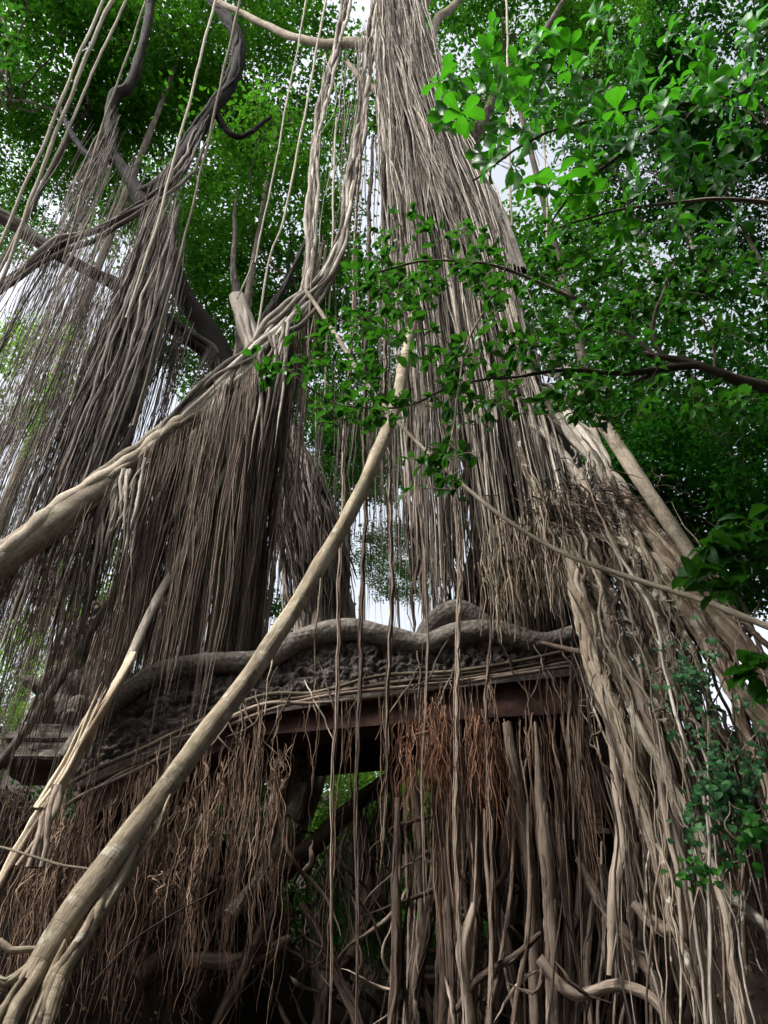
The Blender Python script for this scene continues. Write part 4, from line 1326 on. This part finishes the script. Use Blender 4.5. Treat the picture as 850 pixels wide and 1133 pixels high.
for (p, r, m, lab, n) in (
        ([(140, 735, 9.1), (170, 670, 9.5), (210, 600, 10), (250, 520, 10.6), (300, 430, 11.4), (330, 360, 11.9)], [5, 4.5, 4, 3.5, 3, 3], 'grey', 'straight grey root slanting up from the split root to the arching limb', 'slanting_root'),
        ([(-20, 870, 9.3), (40, 790, 9.4), (100, 700, 9.6), (150, 625, 9.9), (205, 560, 10.3), (232, 520, 10.6)], [5, 5, 4.5, 4.5, 4, 3], 'greydark', 'grey root slanting past the face of the tall stone guardian', 'slanting_root'),
        ([(338, 322, 9.6), (375, 375, 9.0), (410, 430, 8.6), (470, 498, 8.3), (540, 560, 7.9), (620, 610, 7.5), (700, 640, 7.1), (780, 665, 6.8), (870, 700, 6.5)], [2.2, 2.4, 2.2, 2, 2.2, 2.6, 3, 3.4, 4], 'vine', 'long taut vine sagging from the arching limb down to the right edge', 'vine'),
        ([(615, 385, 9.9), (640, 430, 9.3), (668, 470, 9.0), (705, 525, 8.6), (742, 580, 8.2), (772, 625, 7.9)], [1, 4, 7, 7.8, 7.8, 7.5], 'limb', 'straight greenish-grey pole of a root leaning on the right shoulder of the banyan', 'slanting_root'),
        ([(655, 470, 9.4), (680, 530, 9.1), (720, 600, 8.7), (760, 660, 8.3)], [3, 4, 4, 4], 'grey', 'thin root running just under the straight greenish pole at the right', 'slanting_root'),
        ([(600, 712, 8.9), (650, 722, 8.6), (700, 715, 8.3), (735, 722, 8.1)], [2.5, 3.5, 3, 2.5], 'brown', 'thin brown root bridging from the serpent rail to the right-hand roots', 'slanting_root'),
        ([(-10, 935, 6.8), (30, 945, 6.6), (70, 957, 6.3), (100, 962, 6.0)], [1.6, 1.4, 1.4, 1.2], 'vine', 'thin bare twig reaching across the dark bank to the tan leaning root', 'twig'),
        ([(240, 985, 6.6), (150, 1040, 6.2), (100, 1090, 6)], [1, 1, 1], 'brown', 'thin straight rootlet stretched below the tan leaning root', 'twig'),
        ([(815, 790, 7.2), (835, 830, 7.1), (850, 880, 7.0), (858, 930, 6.9)], [4, 5, 5, 5], 'split', 'white weathered root at the right edge beside the ivy', 'slanting_root')):
    o = tubes(n, [root(p, r, 90, .02)], M[m], None, 12, .08)
    tag(o, lab, 'vine' if n == 'vine' else ('twig' if n == 'twig' else 'root'))

VL = 'thin pale vine hanging down through the canopy at the left'
for (p, r) in (([(132, -20, 8), (78, 105, 8), (30, 235, 8), (-20, 360, 8)], 2.2), ([(122, -20, 8.2), (72, 100, 8.2), (20, 225, 8.2), (-25, 330, 8.2)], 1.8),
               ([(152, -30, 8.4), (112, 60, 8.4), (60, 175, 8.4), (0, 300, 8.4)], 1.5), ([(272, -30, 10), (215, 222, 10), (188, 320, 10), (148, 472, 10)], 1.6), ([(246, -30, 10.3), (188, 195, 10.3), (160, 290, 10.3), (140, 352, 10.3)], 1.6),
               ([(366, -30, 11), (322, 205, 11), (300, 280, 11), (284, 372, 11)], 1.3), ([(345, -30, 11), (292, 245, 11), (280, 290, 11), (262, 330, 11)], 1.0), ([(172, -30, 9), (148, 40, 9), (100, 180, 9), (70, 290, 9)], 1.2)):
    o = tubes('vine', [root([q for q in p], r, 60, .03)], M['vine'], None, 6, .1)
    tag(o, VL, 'vine', 'thin pale vines in the canopy')
for (p, r) in (([(560, -20, 11), (562, 60, 11), (566, 250, 10.6)], 1.3), ([(372, 130, 11), (366, 300, 11), (358, 460, 11)], 1.2), ([(600, 120, 11), (604, 200, 11), (606, 300, 11)], 1.0)):
    o = tubes('vine', [root(p, r, 60, .03)], M['vine'], None, 6, .1)
    tag(o, 'thin pale vine hanging straight beside the trunk of the towering banyan', 'vine', 'thin pale vines beside the tall trunk')


# ================================================================== LEAVES IN FRONT
def spray(base, direction, length, nl, size, leaves, twigs, tr=.006, rosette=False, bright=1.0):
    """a twig with leaves set along it and a whorl at its tip"""
    d = direction / np.linalg.norm(direction)
    side = np.cross(d, [0, 0, 1.0])
    side /= np.linalg.norm(side) + 1e-9
    pts = spline([base, base + d * length * .5 + np.array([0, 0, .04 * length]), base + d * length], 8)
    twigs.append(Strand(pts + wob(8, .02 * length), np.linspace(tr, tr * .4, 8)))
    tint0 = R.rand()
    if rosette:
        a0 = R.uniform(0, 6.28)
        up = np.cross(side, d)
        for k in range(nl):
            a = a0 + 6.283 * k / nl + R.normal(0, .2)
            o = side * math.cos(a) + up * math.sin(a)
            dd = o + d * R.uniform(.1, .5) + np.array([0, 0, R.uniform(-.3, .15)])
            nn = d * .8 + np.array([0, 0, .6]) + R.normal(0, .2, 3)
            leaves.append((pts[-1 - (k % 2)], dd, nn, size * R.uniform(.7, 1.15), np.clip(bright * (tint0 * .4 + .35 + R.rand() * .3), 0, 1)))
        return
    for k in range(nl):
        u = R.uniform(.15, 1) if k > nl * .5 else 1.0
        p = pts[int(u * 7)]
        a = R.uniform(0, 6.28)
        up = np.cross(side, d)
        o = side * math.cos(a) + up * math.sin(a) * .5
        dd = d * R.uniform(.1, .8) + o + np.array([0, 0, R.uniform(-.55, .1)])
        nn = np.array([0, 0, 1.0]) + R.normal(0, .35, 3) + np.array([0, -.25, 0])
        leaves.append((p, dd, nn, size * R.uniform(.65, 1.2), np.clip(tint0 * .6 + R.rand() * .5, 0, 1)))


def emit_leaves(name, L, mat, parent, width=.5, obovate=False):
    return link(name, leaf_mesh(name, [a[0] for a in L], [a[1] for a in L], [a[2] for a in L], [a[3] for a in L], M[mat], True, width, np.array([a[4] for a in L]), obovate), parent)


def broadleaf(name, label, base, mat, branches, sprays, size, nl, ln, width=.5, keep=100, cat='tree', tr=.006, rosette=False):
    t = thing(name, tuple(base), label, cat)
    for p, r in branches:
        tubes('branch', [root(p, r, 60, .06)], M['twig'], t, 8, .12)
    tw, rest = [], []
    rest_tw = []
    for k, (px, py, Y) in enumerate(sprays):
        P = at(px, py, Y)
        d = np.array([R.normal(-.35, .6), R.normal(-.3, .5), R.normal(.05, .35)])
        L, tw = [], []
        bright = 1.0 if k < 26 or R.rand() < .12 else R.uniform(.1, .5)
        spray(P - d / np.linalg.norm(d) * ln * .6, d, ln * R.uniform(.6, 1.3), R.randint(nl - 2, nl + 3 - rosette), size * (1 if bright == 1 or not rosette else .75), L, tw, tr, rosette, bright)
        if k < keep:
            sp = emit_leaves('leaf_spray', L, mat, t, width, rosette)
            tubes('twig', tw, M['twig'], sp, 5)
        else:
            rest += L
            rest_tw += tw
    if rest:
        o = emit_leaves('foliage', rest, mat, t, width, rosette)
        o['kind'] = 'stuff'
        tubes('twigs', rest_tw, M['twig'], t, 5)['kind'] = 'stuff'
    return t


def scatter(n, regions, Y):
    """n spray places inside pixel ellipses (cx, cy, rx, ry, weight)"""
    wts = np.array([q[4] for q in regions], float)
    wts /= wts.sum()
    out = []
    for _ in range(n):
        q = regions[R.choice(len(regions), p=wts)]
        a, rr = R.uniform(0, 6.28), math.sqrt(R.rand())
        out.append((q[0] + q[2] * rr * math.cos(a), q[1] + q[3] * rr * math.sin(a), R.uniform(*Y)))
    return out


broadleaf('broadleaf_tree', 'bright green broad-leaved tree reaching in from the upper right, large leaves in rosettes', (6.5, 6.5, 6.0), 'leaf_bright',
          [([(900, 60, 6.5), (800, 110, 6.3), (700, 120, 6.2), (600, 150, 6.2), (520, 200, 6.3)], [4, 3, 2, 1.5, 1]), ([(900, 230, 6.2), (800, 220, 6), (700, 230, 6), (600, 260, 6.1)], [3, 2.4, 1.6, 1]),
           ([(745, 130, 6.1), (700, 160, 6.1), (640, 210, 6.1), (610, 250, 6.1)], [3, 2.5, 1.6, 1])],
          [(490, 100, 6), (494, 118, 6), (540, 62, 6), (604, 62, 6), (612, 50, 6), (535, 105, 6), (556, 95, 6), (668, 30, 6), (680, 55, 6), (690, 100, 6), (755, 100, 5.8), (780, 95, 5.8), (800, 95, 5.8), (735, 135, 5.9),
           (840, 45, 5.8), (845, 80, 5.8)] + scatter(170, [(560, 120, 70, 90, 1.2), (680, 90, 110, 80, 1.6), (800, 110, 70, 90, 1.4), (640, 200, 110, 60, 1.2), (780, 220, 80, 60, 1)], (5.6, 7.5)),
          .40, 7, .5, .5, rosette=True)
broadleaf('glossy_tree', 'dark glossy-leaved tree on the right whose bare pale bough forks across the banyan', (6.0, 6.8, 5.0), 'leaf_mid',
          [([(890, 432, 6.6), (840, 424, 6.6), (790, 412, 6.6), (755, 400, 6.6), (735, 397, 6.6), (712, 392, 6.6)], [8, 7, 5.5, 4.5, 4, 3]),
           ([(775, 408, 6.6), (735, 410, 6.6), (690, 414, 6.5), (640, 410, 6.5), (585, 414, 6.5), (545, 418, 6.5)], [4, 4, 3, 2.6, 2, 1.2]),
           ([(730, 397, 6.6), (720, 360, 6.6), (735, 320, 6.6), (750, 290, 6.6)], [3, 2.5, 2, 1.2]), ([(725, 397, 6.6), (700, 375, 6.6), (670, 360, 6.6), (640, 330, 6.5), (610, 310, 6.5)], [3, 2.5, 2, 1.6, 1]),
           ([(745, 405, 6.6), (722, 412, 6.6), (700, 425, 6.6)], [3, 3, 1.5]), ([(792, 410, 6.6), (785, 380, 6.6), (775, 350, 6.6)], [2, 1.6, 1]),
           ([(640, 330, 6.5), (560, 300, 6.4), (480, 290, 6.4), (420, 300, 6.4)], [2, 1.8, 1.4, 1]), ([(560, 415, 6.5), (500, 430, 6.5), (440, 450, 6.5), (360, 440, 6.6), (310, 405, 6.6)], [1.6, 1.4, 1.2, 1, .8]),
           ([(560, 300, 6.4), (520, 380, 6.4), (500, 470, 6.4), (480, 535, 6.4)], [1.5, 1.3, 1.1, .8])],
          scatter(430, [(470, 280, 75, 40, 1.4), (420, 330, 40, 50, .6), (380, 390, 60, 45, .9), (300, 405, 18, 14, .2), (400, 450, 60, 25, .5), (500, 350, 70, 60, 1.0), (510, 430, 50, 40, .8), (490, 520, 35, 35, .45),
                        (600, 300, 90, 50, 1.5), (700, 300, 110, 60, 1.6), (790, 330, 60, 60, 1.1), (640, 380, 80, 35, 1.0), (610, 440, 60, 20, .5), (700, 445, 80, 25, .7), (800, 450, 50, 30, .6)], (5.8, 7.2)),
          .16, 8, .36, .5)
broadleaf('broadleaf_shrub', 'shrub with large drooping leaves at the right edge, in front of the slanting roots', (4.2, 5.2, 3.0), 'leaf_mid',
          [([(900, 600, 5.2), (850, 612, 5.2), (800, 630, 5.2), (770, 640, 5.2)], [3, 2.5, 2, 1])],
          scatter(26, [(805, 632, 38, 28, 1), (840, 600, 20, 20, .5)], (5.0, 5.5)) + [(840, 740, 5.0), (850, 735, 5.0), (845, 750, 5)], .2, 7, .26, .55, cat='shrub', tr=.004)
broadleaf('overhanging_twig', 'dark leafy twig hanging in at the top left corner', tuple(at(-30, 20, 7)), 'leaf_mid',
          [([(-20, -20, 7), (5, 30, 7), (8, 90, 7)], [2, 1.5, 1])], scatter(22, [(6, 35, 14, 50, 1)], (6.8, 7.3)), .2, 7, .3, .55, cat='twig')


# ------------------------------------------------------------------ ivy and litter on the banks
def ivy(cx, cy, rx, ry, Y, n, label, size=.068, mat='leaf_ivy', stems=8):
    t = thing('ivy', tuple(at(cx, cy + ry, Y)), label, 'ivy')
    L = []
    for _ in range(n):
        a, rr = R.uniform(0, 6.28), abs(R.normal(0, .62))
        P = at(cx + rx * rr * math.cos(a) + 10 * math.sin(a * 3 + rr * 5), cy + ry * rr * math.sin(a), Y + R.normal(0, .14) - .5)
        L.append((P, np.array([R.normal(0, .6), -.5, -.7 + R.normal(0, .3)]), np.array([R.normal(0, .4), -1, .7 + R.normal(0, .3)]), size * R.uniform(.6, 1.3), R.rand()))
    emit_leaves('foliage', L, mat, t, .85)
    st = []
    for _ in range(stems):
        x = cx + R.uniform(-rx, rx) * .7
        st.append(root([(x, cy + ry * .9, Y - .4), (x + R.normal(0, 12), cy, Y - .48), (x + R.normal(0, 20), cy - ry * .9, Y - .4)], [1.2, .7], 24, .05))
    tubes('stem', st, M['twig'], t, 5)


ivy(800, 870, 48, 75, 7.0, 620, 'large patch of dark ivy over the bank at the lower right')
ivy(762, 750, 28, 48, 7.4, 170, 'narrow ivy patch climbing between the slanting roots above the larger ivy')
ivy(838, 915, 22, 30, 6.7, 90, 'brighter broad-leaved creeper at the right edge below the ivy', .08, 'leaf_mid', 4)
ivy(775, 960, 30, 18, 6.9, 70, 'low green creeper at the foot of the ivy patch', .06, 'leaf_mid', 4)


def litter():
    P, D, N = [], [], []
    for (x0, x1, y0, y1, n) in ((-8, -2.2, 7.5, 12.0, 9000), (2.3, 7, 6.0, 12, 6000)):
        x = R.uniform(x0, x1, n)
        y = R.uniform(y0, y1, n)
        z = ground_z(x, y) + .015
        P.append(np.stack([x, y, z], 1))
    P = np.vstack(P)
    e = .05
    gx = (ground_z(P[:, 0] + e, P[:, 1]) - ground_z(P[:, 0] - e, P[:, 1])) / (2 * e)
    gy = (ground_z(P[:, 0], P[:, 1] + e) - ground_z(P[:, 0], P[:, 1] - e)) / (2 * e)
    N = np.stack([-gx, -gy, np.ones(len(P))], 1)
    N /= np.linalg.norm(N, axis=1)[:, None]
    P = P + N * .03
    N = N + R.normal(0, .35, N.shape)
    D = np.cross(N, unit(len(P)))
    o = link('leaf_litter', leaf_mesh('leaf_litter', P, D, N, R.uniform(.025, .075, len(P)), M['leaf_litter'], True, .5))
    tag(o, 'dry fallen leaves lying on the earth banks', None, None, 'stuff')


litter()


def bank_roots():
    """thin dead rootlets dangling over the faces of the banks"""
    S = []
    for (x0, x1, y0, y1, n) in ((-6.5, -1.8, 8.0, 11.8, 900), (2.4, 6, 6.2, 11.5, 500)):
        for _ in range(n):
            x, y = R.uniform(x0, x1), R.uniform(y0, y1)
            z = float(ground_z(x, y))
            L = R.uniform(.3, 1.2)
            m = 9
            q = np.linspace(0, 1, m)
            yy = y - L * .55 * q
            xx = x + R.normal(0, .15) * q
            zz = np.maximum(ground_z(xx, yy) + .02 + .05 * np.sin(q * 3.1), z - L * q)
            S.append(Strand(np.stack([xx, yy, zz], 1) + wob(m, .05), np.linspace(1, .3, m) * R.uniform(.004, .011)))
    o = tubes('bank_rootlets', S, M['deep'], None, 5)
    tag(o, 'matted dead rootlets over the faces of the dark earth banks', None, None, 'stuff')


bank_roots()
